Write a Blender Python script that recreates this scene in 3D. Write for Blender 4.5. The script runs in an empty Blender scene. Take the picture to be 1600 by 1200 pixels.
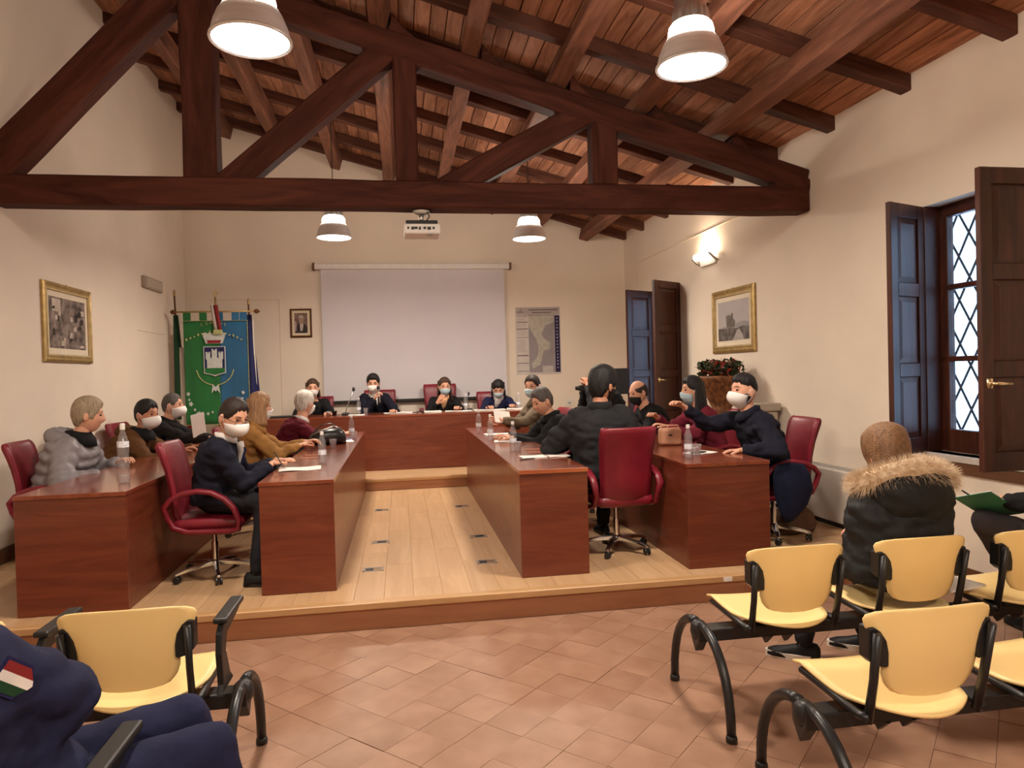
import bpy, bmesh, math, random
from mathutils import Vector, Matrix, Euler
random.seed(7)
R = math.radians
sc = bpy.context.scene
COL = sc.collection

# ---------------------------------------------------------------- camera
cam_d = bpy.data.cameras.new('camera'); cam = bpy.data.objects.new('camera', cam_d); COL.objects.link(cam)
cam_d.sensor_width = 36.0; cam_d.lens = 36.0 * 1100.0 / 1600.0; cam_d.clip_start = 0.05
YAW, PITCH, ROLL, HC = R(8.95), R(-0.88), R(-1.515), 1.60
_f = Vector((math.sin(YAW) * math.cos(PITCH), math.cos(YAW) * math.cos(PITCH), math.sin(PITCH)))
_r = Vector((math.cos(YAW), -math.sin(YAW), 0)); _u = _r.cross(_f)
_rr = _r * math.cos(ROLL) + _u * math.sin(ROLL); _uu = _u * math.cos(ROLL) - _r * math.sin(ROLL)
cam.matrix_world = Matrix(((_rr.x, _uu.x, -_f.x, 0), (_rr.y, _uu.y, -_f.y, 0), (_rr.z, _uu.z, -_f.z, HC), (0, 0, 0, 1)))
sc.camera = cam

# ---------------------------------------------------------------- world, exposure
w = bpy.data.worlds.new('sky'); sc.world = w; w.use_nodes = True
bg = w.node_tree.nodes['Background']; bg.inputs[0].default_value = (0.42, 0.66, 1.0, 1); bg.inputs[1].default_value = 4.5
sc.view_settings.view_transform = 'Standard'; sc.view_settings.look = 'None'
sc.view_settings.exposure = 0.18; sc.view_settings.gamma = 1.0; sc.view_settings.use_curve_mapping = False
sc.cycles.max_bounces = 8; sc.cycles.diffuse_bounces = 4; sc.cycles.glossy_bounces = 3
sc.cycles.transmission_bounces = 8; sc.cycles.transparent_max_bounces = 8
sc.cycles.caustics_reflective = False; sc.cycles.caustics_refractive = False
sc.cycles.sample_clamp_indirect = 4.0
LAMP_W = 60.0        # watts of one pendant's downward light
LAMP_COL = (1.0, 0.87, 0.73)

# ---------------------------------------------------------------- materials
MATS = {}
def _nt(name):
    m = bpy.data.materials.new(name); m.use_nodes = True
    nt = m.node_tree; b = nt.nodes['Principled BSDF']
    return m, nt, b
def _n(nt, t, **kw):
    n = nt.nodes.new(t)
    for k, v in kw.items():
        if k in n.inputs: n.inputs[k].default_value = v
        else: setattr(n, k, v)
    return n
def c4(c): return (c[0], c[1], c[2], 1)
def lin(r, g, b):     # sRGB 0..255 -> linear
    f = lambda v: v / 255 / 12.92 if v / 255 <= 0.04045 else ((v / 255 + 0.055) / 1.055) ** 2.4
    return (f(r), f(g), f(b))
def mat(name, col, rough=0.6, metal=0.0, var=0.12, scale=(6, 6, 6), bump=0.0, bscale=40, spec=0.4, rnd=0.0, col2=None, detail=4.0, sheen=0.0, coat=0.0, alpha=1.0, trans=0.0, ior=1.45):
    """procedural material: noise-mixed colour in object space, optional bump and per-object variation"""
    if name in MATS: return MATS[name]
    m, nt, b = _nt(name); L = nt.links.new
    tc = _n(nt, 'ShaderNodeTexCoord'); mp = _n(nt, 'ShaderNodeMapping'); mp.inputs['Scale'].default_value = scale
    L(tc.outputs['Object'], mp.inputs['Vector'])
    no = _n(nt, 'ShaderNodeTexNoise', Scale=1.0, Detail=detail); L(mp.outputs[0], no.inputs['Vector'])
    if col2 is None: col2 = tuple(max(0, v * (1 - var)) for v in col); col = tuple(min(1, v * (1 + var * .6)) for v in col)
    rp = _n(nt, 'ShaderNodeValToRGB'); rp.color_ramp.elements[0].position = .33; rp.color_ramp.elements[1].position = .67
    rp.color_ramp.elements[0].color = c4(col2); rp.color_ramp.elements[1].color = c4(col)
    L(no.outputs['Fac'], rp.inputs[0]); out = rp.outputs[0]
    if rnd:
        oi = _n(nt, 'ShaderNodeObjectInfo'); ma = _n(nt, 'ShaderNodeMath', operation='MULTIPLY_ADD')
        ma.inputs[1].default_value = rnd * 2; ma.inputs[2].default_value = 1 - rnd
        L(oi.outputs['Random'], ma.inputs[0]); hs = _n(nt, 'ShaderNodeHueSaturation')
        L(ma.outputs[0], hs.inputs['Value']); L(out, hs.inputs['Color']); out = hs.outputs[0]
        ad = _n(nt, 'ShaderNodeVectorMath', operation='MULTIPLY_ADD'); ad.inputs[1].default_value = (37, 91, 53)
        cb = _n(nt, 'ShaderNodeCombineXYZ')
        for i in range(3): L(oi.outputs['Random'], cb.inputs[i])
        L(cb.outputs[0], ad.inputs[0]); L(mp.outputs[0], ad.inputs[2]); L(ad.outputs[0], no.inputs['Vector'])
    L(out, b.inputs['Base Color'])
    b.inputs['Roughness'].default_value = rough; b.inputs['Metallic'].default_value = metal
    b.inputs['Specular IOR Level'].default_value = spec
    if sheen: b.inputs['Sheen Weight'].default_value = sheen; b.inputs['Sheen Roughness'].default_value = .5
    if coat: b.inputs['Coat Weight'].default_value = coat; b.inputs['Coat Roughness'].default_value = .12
    if trans: b.inputs['Transmission Weight'].default_value = trans; b.inputs['IOR'].default_value = ior
    if alpha < 1: b.inputs['Alpha'].default_value = alpha
    if bump:
        n2 = _n(nt, 'ShaderNodeTexNoise', Scale=float(bscale), Detail=3.0); L(tc.outputs['Object'], n2.inputs['Vector'])
        bp = _n(nt, 'ShaderNodeBump', Strength=float(bump), Distance=0.01); L(n2.outputs['Fac'], bp.inputs['Height']); L(bp.outputs[0], b.inputs['Normal'])
    MATS[name] = m; return m
def wood(name, ca, cb, rough=.55, stretch=(0.9, 9, 9), bump=.25, rnd=.12, coat=0.0, spec=.4, dist=1.2):
    """grain runs along local X"""
    if name in MATS: return MATS[name]
    m, nt, b = _nt(name); L = nt.links.new
    tc = _n(nt, 'ShaderNodeTexCoord'); oi = _n(nt, 'ShaderNodeObjectInfo')
    cbn = _n(nt, 'ShaderNodeCombineXYZ')
    for i in range(3): L(oi.outputs['Random'], cbn.inputs[i])
    sh = _n(nt, 'ShaderNodeVectorMath', operation='MULTIPLY_ADD'); sh.inputs[1].default_value = (17, 23, 31)
    L(cbn.outputs[0], sh.inputs[0]); L(tc.outputs['Object'], sh.inputs[2])
    mp = _n(nt, 'ShaderNodeMapping'); mp.inputs['Scale'].default_value = stretch; L(sh.outputs[0], mp.inputs['Vector'])
    n1 = _n(nt, 'ShaderNodeTexNoise', Scale=1.0, Detail=6.0, Distortion=dist, Roughness=.62); L(mp.outputs[0], n1.inputs['Vector'])
    rp = _n(nt, 'ShaderNodeValToRGB'); e = rp.color_ramp.elements; e[0].position = .30; e[1].position = .72
    e[0].color = c4(ca); e[1].color = c4(cb); L(n1.outputs['Fac'], rp.inputs[0])
    ma = _n(nt, 'ShaderNodeMath', operation='MULTIPLY_ADD'); ma.inputs[1].default_value = rnd * 2; ma.inputs[2].default_value = 1 - rnd
    L(oi.outputs['Random'], ma.inputs[0]); hs = _n(nt, 'ShaderNodeHueSaturation'); L(ma.outputs[0], hs.inputs['Value']); L(rp.outputs[0], hs.inputs['Color'])
    L(hs.outputs[0], b.inputs['Base Color']); b.inputs['Roughness'].default_value = rough; b.inputs['Specular IOR Level'].default_value = spec
    if coat: b.inputs['Coat Weight'].default_value = coat; b.inputs['Coat Roughness'].default_value = .1
    if bump:
        bp = _n(nt, 'ShaderNodeBump', Strength=bump, Distance=.004); L(n1.outputs['Fac'], bp.inputs['Height']); L(bp.outputs[0], b.inputs['Normal'])
    MATS[name] = m; return m
def emit(name, col, strength):
    if name in MATS: return MATS[name]
    m, nt, b = _nt(name); b.inputs['Base Color'].default_value = c4(col)
    b.inputs['Emission Color'].default_value = c4(col); b.inputs['Emission Strength'].default_value = strength
    b.inputs['Roughness'].default_value = .4
    MATS[name] = m; return m
def glass(name, col=(1, 1, 1), rough=.02, ior=1.15, alpha=.35):
    """thin clear plastic or glass: transparent mixed with a gloss coat"""
    if name in MATS: return MATS[name]
    m = bpy.data.materials.new(name); m.use_nodes = True; nt = m.node_tree; nt.nodes.clear(); L = nt.links.new
    o = _n(nt, 'ShaderNodeOutputMaterial'); t = _n(nt, 'ShaderNodeBsdfTransparent'); t.inputs[0].default_value = c4(col)
    g = _n(nt, 'ShaderNodeBsdfGlossy'); g.inputs['Roughness'].default_value = rough + .03
    d = _n(nt, 'ShaderNodeBsdfDiffuse'); d.inputs[0].default_value = (.8, .8, .82, 1)
    lw = _n(nt, 'ShaderNodeLayerWeight'); pw = _n(nt, 'ShaderNodeMath', operation='POWER'); pw.inputs[1].default_value = 3.5
    L(lw.outputs['Facing'], pw.inputs[0]); fr = _n(nt, 'ShaderNodeMath', operation='MULTIPLY_ADD'); fr.inputs[1].default_value = .55; fr.inputs[2].default_value = .05; L(pw.outputs[0], fr.inputs[0])
    mx = _n(nt, 'ShaderNodeMixShader'); m2 = _n(nt, 'ShaderNodeMixShader'); m2.inputs[0].default_value = alpha
    L(t.outputs[0], m2.inputs[1]); L(d.outputs[0], m2.inputs[2]); L(fr.outputs[0], mx.inputs[0]); L(m2.outputs[0], mx.inputs[1]); L(g.outputs[0], mx.inputs[2]); L(mx.outputs[0], o.inputs[0])
    MATS[name] = m; return m

M_PLASTER = mat('cream_plaster', (.81, .70, .58), .9, var=.045, scale=(1.3, 1.3, 1.3), bump=.10, bscale=55, spec=.15)
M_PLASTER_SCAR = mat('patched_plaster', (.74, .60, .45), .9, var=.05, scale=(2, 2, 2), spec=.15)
M_TIMBER = wood('old_timber', lin(50, 24, 18), lin(92, 50, 37), .7, (1.0, 7, 7), .5, .10, spec=.15)
M_PURLIN = wood('purlin_timber', lin(80, 48, 37), lin(142, 94, 72), .65, (1.0, 8, 8), .5, .14, spec=.25)
M_RAFTER = wood('rafter_timber', lin(60, 34, 27), lin(110, 68, 52), .7, (1.0, 8, 8), .4, .14, spec=.25)
M_PLANK = wood('roof_plank', lin(122, 78, 58), lin(190, 136, 106), .75, (1.2, 9, 9), .4, .28, spec=.2)
M_DARKWOOD = wood('walnut_stain', lin(46, 22, 15), lin(84, 44, 31), .42, (9, 9, 1.0), .12, .08, spec=.4)
M_DESK = wood('cherry_laminate', lin(92, 40, 24), lin(120, 60, 38), .36, (0.8, 7, 7), .03, .05, coat=.22, dist=2.2)
M_DESKTOP = wood('cherry_top', lin(106, 46, 28), lin(136, 68, 43), .24, (0.8, 7, 7), .02, .04, coat=.5, dist=2.0)
M_EDGE = wood('cherry_edge', lin(150, 76, 42), lin(176, 98, 58), .3, (1, 9, 9), .02, .03, coat=.3)
M_LAMINATE = wood('beech_laminate', lin(184, 146, 106), lin(206, 170, 130), .33, (0.9, 10, 10), .05, .06, coat=.15)
M_NOSING = wood('beech_nosing', lin(172, 132, 88), lin(196, 156, 110), .4, (0.9, 10, 10), .05, .03)
M_RISER = wood('cherry_riser', lin(156, 104, 74), lin(184, 132, 98), .45, (0.9, 8, 8), .04, .07)
M_BASEBOARD = wood('baseboard_wood', lin(86, 56, 38), lin(112, 76, 54), .5, (1, 9, 9), .1, .04)
M_TILE = mat('terracotta_tile', lin(160, 124, 101), .46, col2=lin(141, 104, 82), scale=(4.5, 4.5, 4.5), bump=.05, bscale=30, rnd=.045, spec=.35)
M_GROUT = mat('tile_grout', lin(150, 112, 88), .9, var=.15)
M_BLACKP = mat('black_plastic', (.014, .013, .013), .42, var=.2, scale=(30, 30, 30), spec=.45)
M_BLACKM = mat('black_metal', (.012, .012, .013), .35, var=.15, scale=(20, 20, 20), spec=.5)
M_CHROME = mat('chrome', (.75, .74, .73), .16, 1.0, var=.06, scale=(9, 9, 9))
M_STEEL = mat('brushed_steel', (.55, .53, .5), .32, 1.0, var=.08, scale=(60, 6, 6))
M_RED = mat('oxblood_leather', lin(130, 28, 44), .38, col2=lin(108, 20, 35), scale=(5, 5, 5), bump=.12, bscale=90, spec=.5)
M_YELLOW = mat('yellow_plastic', lin(250, 218, 150), .38, var=.03, scale=(4, 4, 4), bump=.02, bscale=120, spec=.45)
M_WHITEP = mat('white_plastic', (.74, .71, .66), .42, var=.04, scale=(12, 12, 12))
M_GREYP = mat('grey_plastic', (.33, .31, .30), .45, var=.06, scale=(12, 12, 12))
M_PAPER = mat('white_paper', (.86, .82, .76), .85, var=.04, scale=(14, 14, 14), spec=.2)
M_GILT = mat('gilt_frame', (.46, .31, .12), .38, .55, var=.22, scale=(14, 14, 14), bump=.15, bscale=80)
M_GILT_LT = mat('pale_gilt', (.70, .55, .30), .32, .5, var=.15, scale=(14, 14, 14))
M_MATBOARD = mat('cream_mat_board', (.76, .66, .50), .9, var=.04)
M_WOODFRAME = mat('brown_frame', lin(96, 56, 26), .4, .2, var=.2, scale=(12, 12, 12))
M_CLEAR = glass('clear_plastic', (.97, .97, .98), .03, alpha=.10)
M_LABELP = mat('bottle_label', (.72, .74, .80), .5, var=.25, scale=(60, 60, 60))
M_PANE = glass('window_pane', (1, 1, 1), .01, alpha=.02)

# ---------------------------------------------------------------- mesh helpers
def link(name, me, m=None, parent=None, loc=(0, 0, 0), rot=(0, 0, 0), smooth=False):
    if m is not None:
        if not me.materials: me.materials.append(m)
    if smooth:
        for p in me.polygons: p.use_smooth = True
    o = bpy.data.objects.new(name, me); COL.objects.link(o)
    o.location = loc; o.rotation_euler = rot
    if parent: o.parent = parent
    return o
def tag(o, label=None, cat=None, group=None, kind=None):
    if label: o['label'] = label
    if cat: o['category'] = cat
    if group: o['group'] = group
    if kind: o['kind'] = kind
    return o
def empty(name, loc=(0, 0, 0), rz=0.0, label=None, cat=None, group=None, kind=None):
    o = bpy.data.objects.new(name, None); COL.objects.link(o); o.location = loc; o.rotation_euler = (0, 0, rz)
    o.empty_display_size = .1
    return tag(o, label, cat, group, kind)
def bm_mesh(bm, name='mesh'):
    bmesh.ops.recalc_face_normals(bm, faces=bm.faces)
    me = bpy.data.meshes.new(name); bm.to_mesh(me); bm.free(); return me
class MB:
    """collects geometry for ONE mesh"""
    def __init__(s): s.v = []; s.f = []
    def add(s, vs, fs):
        k = len(s.v); s.v += [tuple(p) for p in vs]; s.f += [tuple(i + k for i in f) for f in fs]; return s
    def box(s, a, b, m=None):
        x0, y0, z0 = a; x1, y1, z1 = b
        vs = [(x0, y0, z0), (x1, y0, z0), (x1, y1, z0), (x0, y1, z0), (x0, y0, z1), (x1, y0, z1), (x1, y1, z1), (x0, y1, z1)]
        if m is not None: vs = [m @ Vector(p) for p in vs]
        return s.add(vs, [(0, 3, 2, 1), (4, 5, 6, 7), (0, 1, 5, 4), (1, 2, 6, 5), (2, 3, 7, 6), (3, 0, 4, 7)])
    def loft(s, rings, cap=True, close=False):
        n = len(rings[0]); k = len(s.v)
        for r in rings: s.v += [tuple(p) for p in r]
        m = len(rings)
        for i in range(m if close else m - 1):
            a = k + i * n; b = k + ((i + 1) % m) * n
            for j in range(n):
                j2 = (j + 1) % n; s.f.append((a + j, a + j2, b + j2, b + j))
        if cap and not close:
            s.f.append(tuple(k + j for j in range(n - 1, -1, -1))); s.f.append(tuple(k + (m - 1) * n + j for j in range(n)))
        return s
    def tube(s, pts, rad, n=8, cap=True, flat=None):
        """round tube along points; rad a number or one per point; flat=(a,b) scales the two cross axes"""
        pts = [Vector(p) for p in pts]; m = len(pts)
        if not hasattr(rad, '__len__'): rad = [rad] * m
        rings = []; prev = None
        for i, p in enumerate(pts):
            t = (pts[min(i + 1, m - 1)] - pts[max(i - 1, 0)]).normalized()
            if prev is None:
                ref = Vector((0, 0, 1)) if abs(t.z) < .9 else Vector((1, 0, 0)); u = (ref - t * ref.dot(t)).normalized()
            else: u = (prev - t * prev.dot(t)).normalized()
            prev = u; v = t.cross(u); fa, fb = flat if flat else (1, 1)
            rings.append([p + u * (math.cos(2 * math.pi * j / n) * rad[i] * fa) + v * (math.sin(2 * math.pi * j / n) * rad[i] * fb) for j in range(n)])
        return s.loft(rings, cap)
    def caps(s, a, b, ra, rb, n=10, k=3):
        """capsule with two radii"""
        a = Vector(a); b = Vector(b); d = (b - a); L = d.length or 1e-6; d = d / L
        pts = []; rr = []
        for i in range(k, -1, -1):
            t = i / k * .98; pts.append(a - d * ra * t); rr.append(ra * math.sqrt(max(0, 1 - t * t)) + 1e-4)
        for i in range(0, k + 1):
            t = i / k * .98; pts.append(b + d * rb * t); rr.append(rb * math.sqrt(max(0, 1 - t * t)) + 1e-4)
        return s.tube(pts, rr, n)
    def lathe(s, prof, n=16, c=(0, 0, 0), cap=True, close=False):
        c = Vector(c)
        rings = [[c + Vector((r * math.cos(2 * math.pi * j / n), r * math.sin(2 * math.pi * j / n), z)) for j in range(n)] for r, z in prof]
        return s.loft(rings, cap, close)
    def ell(s, c, r, n=14, m=10, rot=None):
        rings = []
        for i in range(m + 1):
            a = -math.pi / 2 + math.pi * (i + (.04 if i == 0 else -.04 if i == m else 0)) / m
            ring = []
            for j in range(n):
                p = Vector((r[0] * math.cos(a) * math.cos(2 * math.pi * j / n), r[1] * math.cos(a) * math.sin(2 * math.pi * j / n), r[2] * math.sin(a)))
                if rot is not None: p = rot @ p
                ring.append(Vector(c) + p)
            rings.append(ring)
        return s.loft(rings, True)
    def prism(s, poly, axis, a, b):
        """polygon of 2-D points extruded along axis ('x','y','z') from a to b"""
        f = {'x': lambda p, t: (t, p[0], p[1]), 'y': lambda p, t: (p[0], t, p[1]), 'z': lambda p, t: (p[0], p[1], t)}[axis]
        return s.loft([[f(p, a) for p in poly], [f(p, b) for p in poly]], True)
    def mesh(s, name='mesh', bevel=0, seg=2):
        me = bpy.data.meshes.new(name); me.from_pydata(s.v, [], s.f); me.update()
        bm = bmesh.new(); bm.from_mesh(me)
        bmesh.ops.recalc_face_normals(bm, faces=bm.faces)
        if bevel:
            ed = [e for e in bm.edges if len(e.link_faces) == 2 and e.calc_face_angle(0) > .6]
            bmesh.ops.bevel(bm, geom=ed, offset=bevel, segments=seg, profile=.5, affect='EDGES', clamp_overlap=True)
        bm.to_mesh(me); bm.free(); return me
    def obj(s, name, m, parent=None, loc=(0, 0, 0), rot=(0, 0, 0), bevel=0, seg=2, smooth=False):
        return link(name, s.mesh(name, bevel, seg), m, parent, loc, rot, smooth)
def autosmooth(o, deg=35):
    me = o.data
    for p in me.polygons: p.use_smooth = True
    bm = bmesh.new(); bm.from_mesh(me)
    for e in bm.edges:
        e.smooth = not (len(e.link_faces) == 2 and e.calc_face_angle(0) > R(deg))
    bm.to_mesh(me); bm.free(); return o
def frame_mat(p0, p1, up=(0, 0, 1)):
    x = (Vector(p1) - Vector(p0)).normalized(); z = Vector(up); z = (z - x * z.dot(x)).normalized(); y = z.cross(x)
    return Matrix(((x.x, y.x, z.x, p0[0]), (x.y, y.y, z.y, p0[1]), (x.z, y.z, z.z, p0[2]), (0, 0, 0, 1)))
def bar(name, p0, p1, wy, hz, m, parent=None, up=(0, 0, 1), bev=.008, jit=0.0, seg=1):
    """timber of section wy x hz, centred on the line p0-p1, grain along its length"""
    L = (Vector(p1) - Vector(p0)).length; k = max(1, int(L / .5)) if jit else 1
    rings = []; rd = random.Random(hash((round(L, 3), round(p0[0], 3), round(p0[2], 3))) & 0xffff)
    for i in range(k + 1):
        j = lambda: rd.uniform(-jit, jit)
        rings.append([(L * i / k, -wy / 2 + j(), -hz / 2 + j()), (L * i / k, wy / 2 + j(), -hz / 2 + j()), (L * i / k, wy / 2 + j(), hz / 2 + j()), (L * i / k, -wy / 2 + j(), hz / 2 + j())])
    o = MB().loft(rings).obj(name, m, parent, bevel=bev, seg=seg)
    o.matrix_basis = frame_mat(p0, p1, up)
    return o
def panel(name, a, b, m, parent=None, along='x', bev=.002):
    """board between two corners with the grain along an axis"""
    a = Vector(a); b = Vector(b); c = (a + b) / 2; d = b - a
    if along == 'x': mb = MB().box((-d.x / 2, -d.y / 2, -d.z / 2), (d.x / 2, d.y / 2, d.z / 2)); rot = (0, 0, 0)
    elif along == 'y': mb = MB().box((-d.y / 2, -d.x / 2, -d.z / 2), (d.y / 2, d.x / 2, d.z / 2)); rot = (0, 0, math.pi / 2)
    else: mb = MB().box((-d.z / 2, -d.y / 2, -d.x / 2), (d.z / 2, d.y / 2, d.x / 2)); rot = (0, -math.pi / 2, 0)
    return mb.obj(name, m, parent, c, rot, bevel=bev, seg=1)
def copy_tree(o, parent=None):
    c = o.copy(); COL.objects.link(c); c.parent = parent
    for ch in list(o.children): copy_tree(ch, c)
    return c
# ================================================================ room shell
XL = -3.20; YB = 11.35; YF = -3.2; XR0 = 3.74; KR = 0.0327
def xr(y): return XR0 + (YB - y) * KR
def roofz(x): return 3.84 + 0.275 * (3.9 - x)       # underside of the roof planks
HP = 0.18; HS = 0.33                                  # platform and dais heights

# floor: terracotta squares laid on the diagonal
fl = MB().box((XL - .3, YF, -.2), (4.4, YB, -.006)).obj('floor', M_GROUT); tag(fl, kind='structure')
T = .212; tl = []
for i in range(-40, 60):
    for j in range(-60, 40):
        u = .156 + T * (i + .5); v = -1.17 + T * (j + .5)
        x = (u + v) / math.sqrt(2); y = (u - v) / math.sqrt(2)
        if XL - .05 < x < xr(y) + .05 and YF < y < 4.6: tl.append((x, y))
def _vis(p):                                           # nearest tiles the camera sees come first
    x, y = p; dx = x * math.cos(YAW) - y * math.sin(YAW); dz = x * math.sin(YAW) + y * math.cos(YAW)
    return (0 if dz > 2.0 and abs(dx) < dz * .78 else 1, dz)
tl.sort(key=_vis)
h = (T - .0018) / 2
tile_me = MB().box((-h, -h, -.012), (h, h, 0)).mesh('tile'); tile_me.materials.append(M_TILE)
rt = random.Random(3); rest = MB()
for k, (x, y) in enumerate(tl):
    z = rt.uniform(-.0012, .0012)
    if k < 300:
        o = link('tile', tile_me, None, fl, (x, y, z), (rt.uniform(-.004, .004), rt.uniform(-.004, .004), math.pi / 4 + rt.choice((0, 1, 2, 3)) * math.pi / 2))
    else:
        m = Matrix.Translation((x, y, z)) @ Matrix.Rotation(math.pi / 4, 4, 'Z'); rest.box((-h, -h, -.012), (h, h, 0), m)
tag(rest.obj('tile_field', M_TILE, fl), kind='stuff')

# walls
tag(MB().prism([(XL - .3, -.2), (4.3, -.2), (4.3, roofz(4.3) + .1), (XL - .3, roofz(XL - .3) + .1)], 'y', YB, YB + .3).obj('wall_back', M_PLASTER), kind='structure')
wl = tag(MB().box((XL - .3, YF, -.2), (XL, YB, roofz(XL) + .1)).obj('wall_left', M_PLASTER), kind='structure')
tag(MB().prism([(XL - .3, -.2), (4.6, -.2), (4.6, roofz(4.6) + .1), (XL - .3, roofz(XL - .3) + .1)], 'y', YF - .3, YF).obj('wall_front', M_PLASTER), kind='structure')
# right wall in its own frame: local x runs from the back corner towards the camera, local y into the room
RW_ANG = math.atan2(-1, KR)
def rw(y, off=0.0, z=0.0):      # point on the right wall face at depth y, off metres into the room
    n = Vector((-1, -KR, 0)).normalized(); return Vector((xr(y), y, z)) + n * off
WINS = [(3.81, 4.83), (9.2, 10.22)]; WZ0, WZ1 = .92, 2.78
wr = empty('wall_right', (XR0, YB, 0), RW_ANG); bpy.data.objects.remove(wr)
def sdist(y): return (YB - y) * math.sqrt(1 + KR * KR)
mb = MB(); cuts = [(sdist(b), sdist(a)) for a, b in WINS][::-1]; s0 = -.05; SE = sdist(YF)
HT = roofz(4.2) + .2
for a, b in cuts + [(SE, SE)]:
    mb.box((s0, 0, -.2), (a, .215, HT))
    if b > a: mb.box((a, 0, -.2), (b, .215, WZ0)); mb.box((a, 0, WZ1), (b, .215, HT))
    s0 = b
wr = mb.obj('wall_right', M_PLASTER, None, (XR0, YB, 0), (0, 0, RW_ANG)); tag(wr, kind='structure')
# low ridge of patched plaster on the right wall and jib door lines
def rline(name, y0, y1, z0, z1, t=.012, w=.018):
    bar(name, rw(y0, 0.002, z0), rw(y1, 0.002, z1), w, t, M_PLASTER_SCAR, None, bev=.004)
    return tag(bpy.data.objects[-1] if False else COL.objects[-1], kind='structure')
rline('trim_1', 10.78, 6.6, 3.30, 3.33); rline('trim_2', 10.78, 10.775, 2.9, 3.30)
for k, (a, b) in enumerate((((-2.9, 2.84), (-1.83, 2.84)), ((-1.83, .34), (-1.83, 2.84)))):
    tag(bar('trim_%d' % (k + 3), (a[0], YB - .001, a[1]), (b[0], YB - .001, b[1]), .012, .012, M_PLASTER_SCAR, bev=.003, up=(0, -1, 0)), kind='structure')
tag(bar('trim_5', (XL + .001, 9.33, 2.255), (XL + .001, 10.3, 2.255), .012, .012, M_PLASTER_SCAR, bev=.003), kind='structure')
tag(bar('baseboard_left', (XL + .006, 4.5, HP + .06), (XL + .006, YB, HP + .06), .012, .13, M_BASEBOARD), kind='structure')
tag(bar('baseboard_left', (XL + .006, YF, .065), (XL + .006, 4.5, .065), .012, .13, M_BASEBOARD), kind='structure')
tag(bar('baseboard_right', rw(4.5, .006, HP + .06), rw(YB, .006, HP + .06), .012, .12, M_BASEBOARD), kind='structure')
tag(bar('baseboard_right', rw(YF, .006, .065), rw(4.5, .006, .065), .012, .12, M_BASEBOARD), kind='structure')
tag(bar('baseboard_back', (XL, YB - .01, HS + .05), (XR0, YB - .01, HS + .05), .02, .10, M_BASEBOARD), kind='structure')

# ---------------------------------------------------------------- roof: planks on rafters on purlins
SL = math.atan(.275); x0, x1 = XL - .3, 4.5
ce = MB().prism([(x0, roofz(x0) + .04), (x1, roofz(x1) + .04), (x1, roofz(x1) + .2), (x0, roofz(x0) + .2)], 'y', YF - .3, YB + .3).obj('ceiling', M_RAFTER); tag(ce, kind='structure')
PW = .148; rp_ = random.Random(11); nrow = int((x1 - x0) / (PW * math.cos(SL)))
segs = [(-3.2, .35), (.35, 3.99), (3.99, 6.75), (6.75, 9.51), (9.51, 11.4)]
plank_me = {}
for sgi, (ya, yb) in enumerate(segs):
    me = MB().box((-(yb - ya) / 2 + .002, -PW / 2 + .004, 0), ((yb - ya) / 2 - .002, PW / 2 - .004, .03)).mesh('plank', bevel=.003, seg=1)
    me.materials.append(M_PLANK); plank_me[sgi] = me
for i in range(nrow):
    x = x0 + PW * math.cos(SL) * (i + .5)
    for sgi, (ya, yb) in enumerate(segs):
        o = link('plank', plank_me[sgi], None, ce, (x, (ya + yb) / 2, roofz(x) + rp_.uniform(-.002, .006)))
        o.rotation_euler = (Matrix.Rotation(SL, 3, 'Y') @ Matrix.Rotation(math.pi / 2, 3, 'Z')).to_euler()
RH = .12
k = 0; y = 3.99 - .92 * 7
while y < YB - .05:
    yy = y + .06
    bar('rafter', (x0 + .2, yy, roofz(x0 + .2) - RH / 2), (x1 - .2, yy, roofz(x1 - .2) - RH / 2), .12, RH, M_RAFTER, ce, jit=.004, bev=.006); y += .92
bar('rafter', (x0 + .2, YB - .07, roofz(x0 + .2) - RH / 2), (x1 - .2, YB - .07, roofz(x1 - .2) - RH / 2), .12, RH, M_RAFTER, ce, jit=.004, bev=.006)
PURL = [-2.52, -1.70, -.90, -.09, .70, 1.50, 2.28, 3.06]; PH = .19
for x in PURL:
    zc = roofz(x) - RH - PH / 2
    bar('purlin', (x, YF, zc), (x, YB - .005, zc), .155, PH, M_PURLIN, ce, up=(math.sin(SL), 0, math.cos(SL)), jit=.006, bev=.012)

# ---------------------------------------------------------------- truss
tr = tag(empty('roof_truss', (0, 6.31, 3.065)), 'dark timber roof truss spanning the hall from wall to wall', 'truss')
def tb(name, p0, p1, w, h, **kw):
    o = bar(name, (p0[0], p0[2] if len(p0) > 2 else 0, p0[1] - 3.065), (p1[0], p1[2] if len(p1) > 2 else 0, p1[1] - 3.065), w, h, M_TIMBER, tr, jit=.006, bev=.014, **kw); return o
tb('tie_beam', (XL, 3.183), (3.9, 3.183), .22, .235)
CA, CB = (3.88, 3.355), (-1.92, 5.05)
def chz(x): return CA[1] + (CA[0] - x) * (CB[1] - CA[1]) / (CA[0] - CB[0])
tb('top_chord', CA, (CB[0], CB[1]), .20, .225)
tb('principal_strut', (-3.30, 3.245), (-1.60, 5.10), .19, .29)
tb('post', (-1.60, 3.29), (-1.60, 5.0), .21, .27, up=(1, 0, 0))
tb('post', (.105, 3.29), (.105, chz(.1) - .06), .19, .205, up=(1, 0, 0))
tb('post', (1.895, 3.29), (1.895, chz(1.9) - .06), .19, .235, up=(1, 0, 0))
tb('brace', (-1.45, 3.20), (-.05, 4.44), .17, .225)
tb('brace', (.36, 3.20), (1.78, 3.98), .17, .22)
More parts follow.
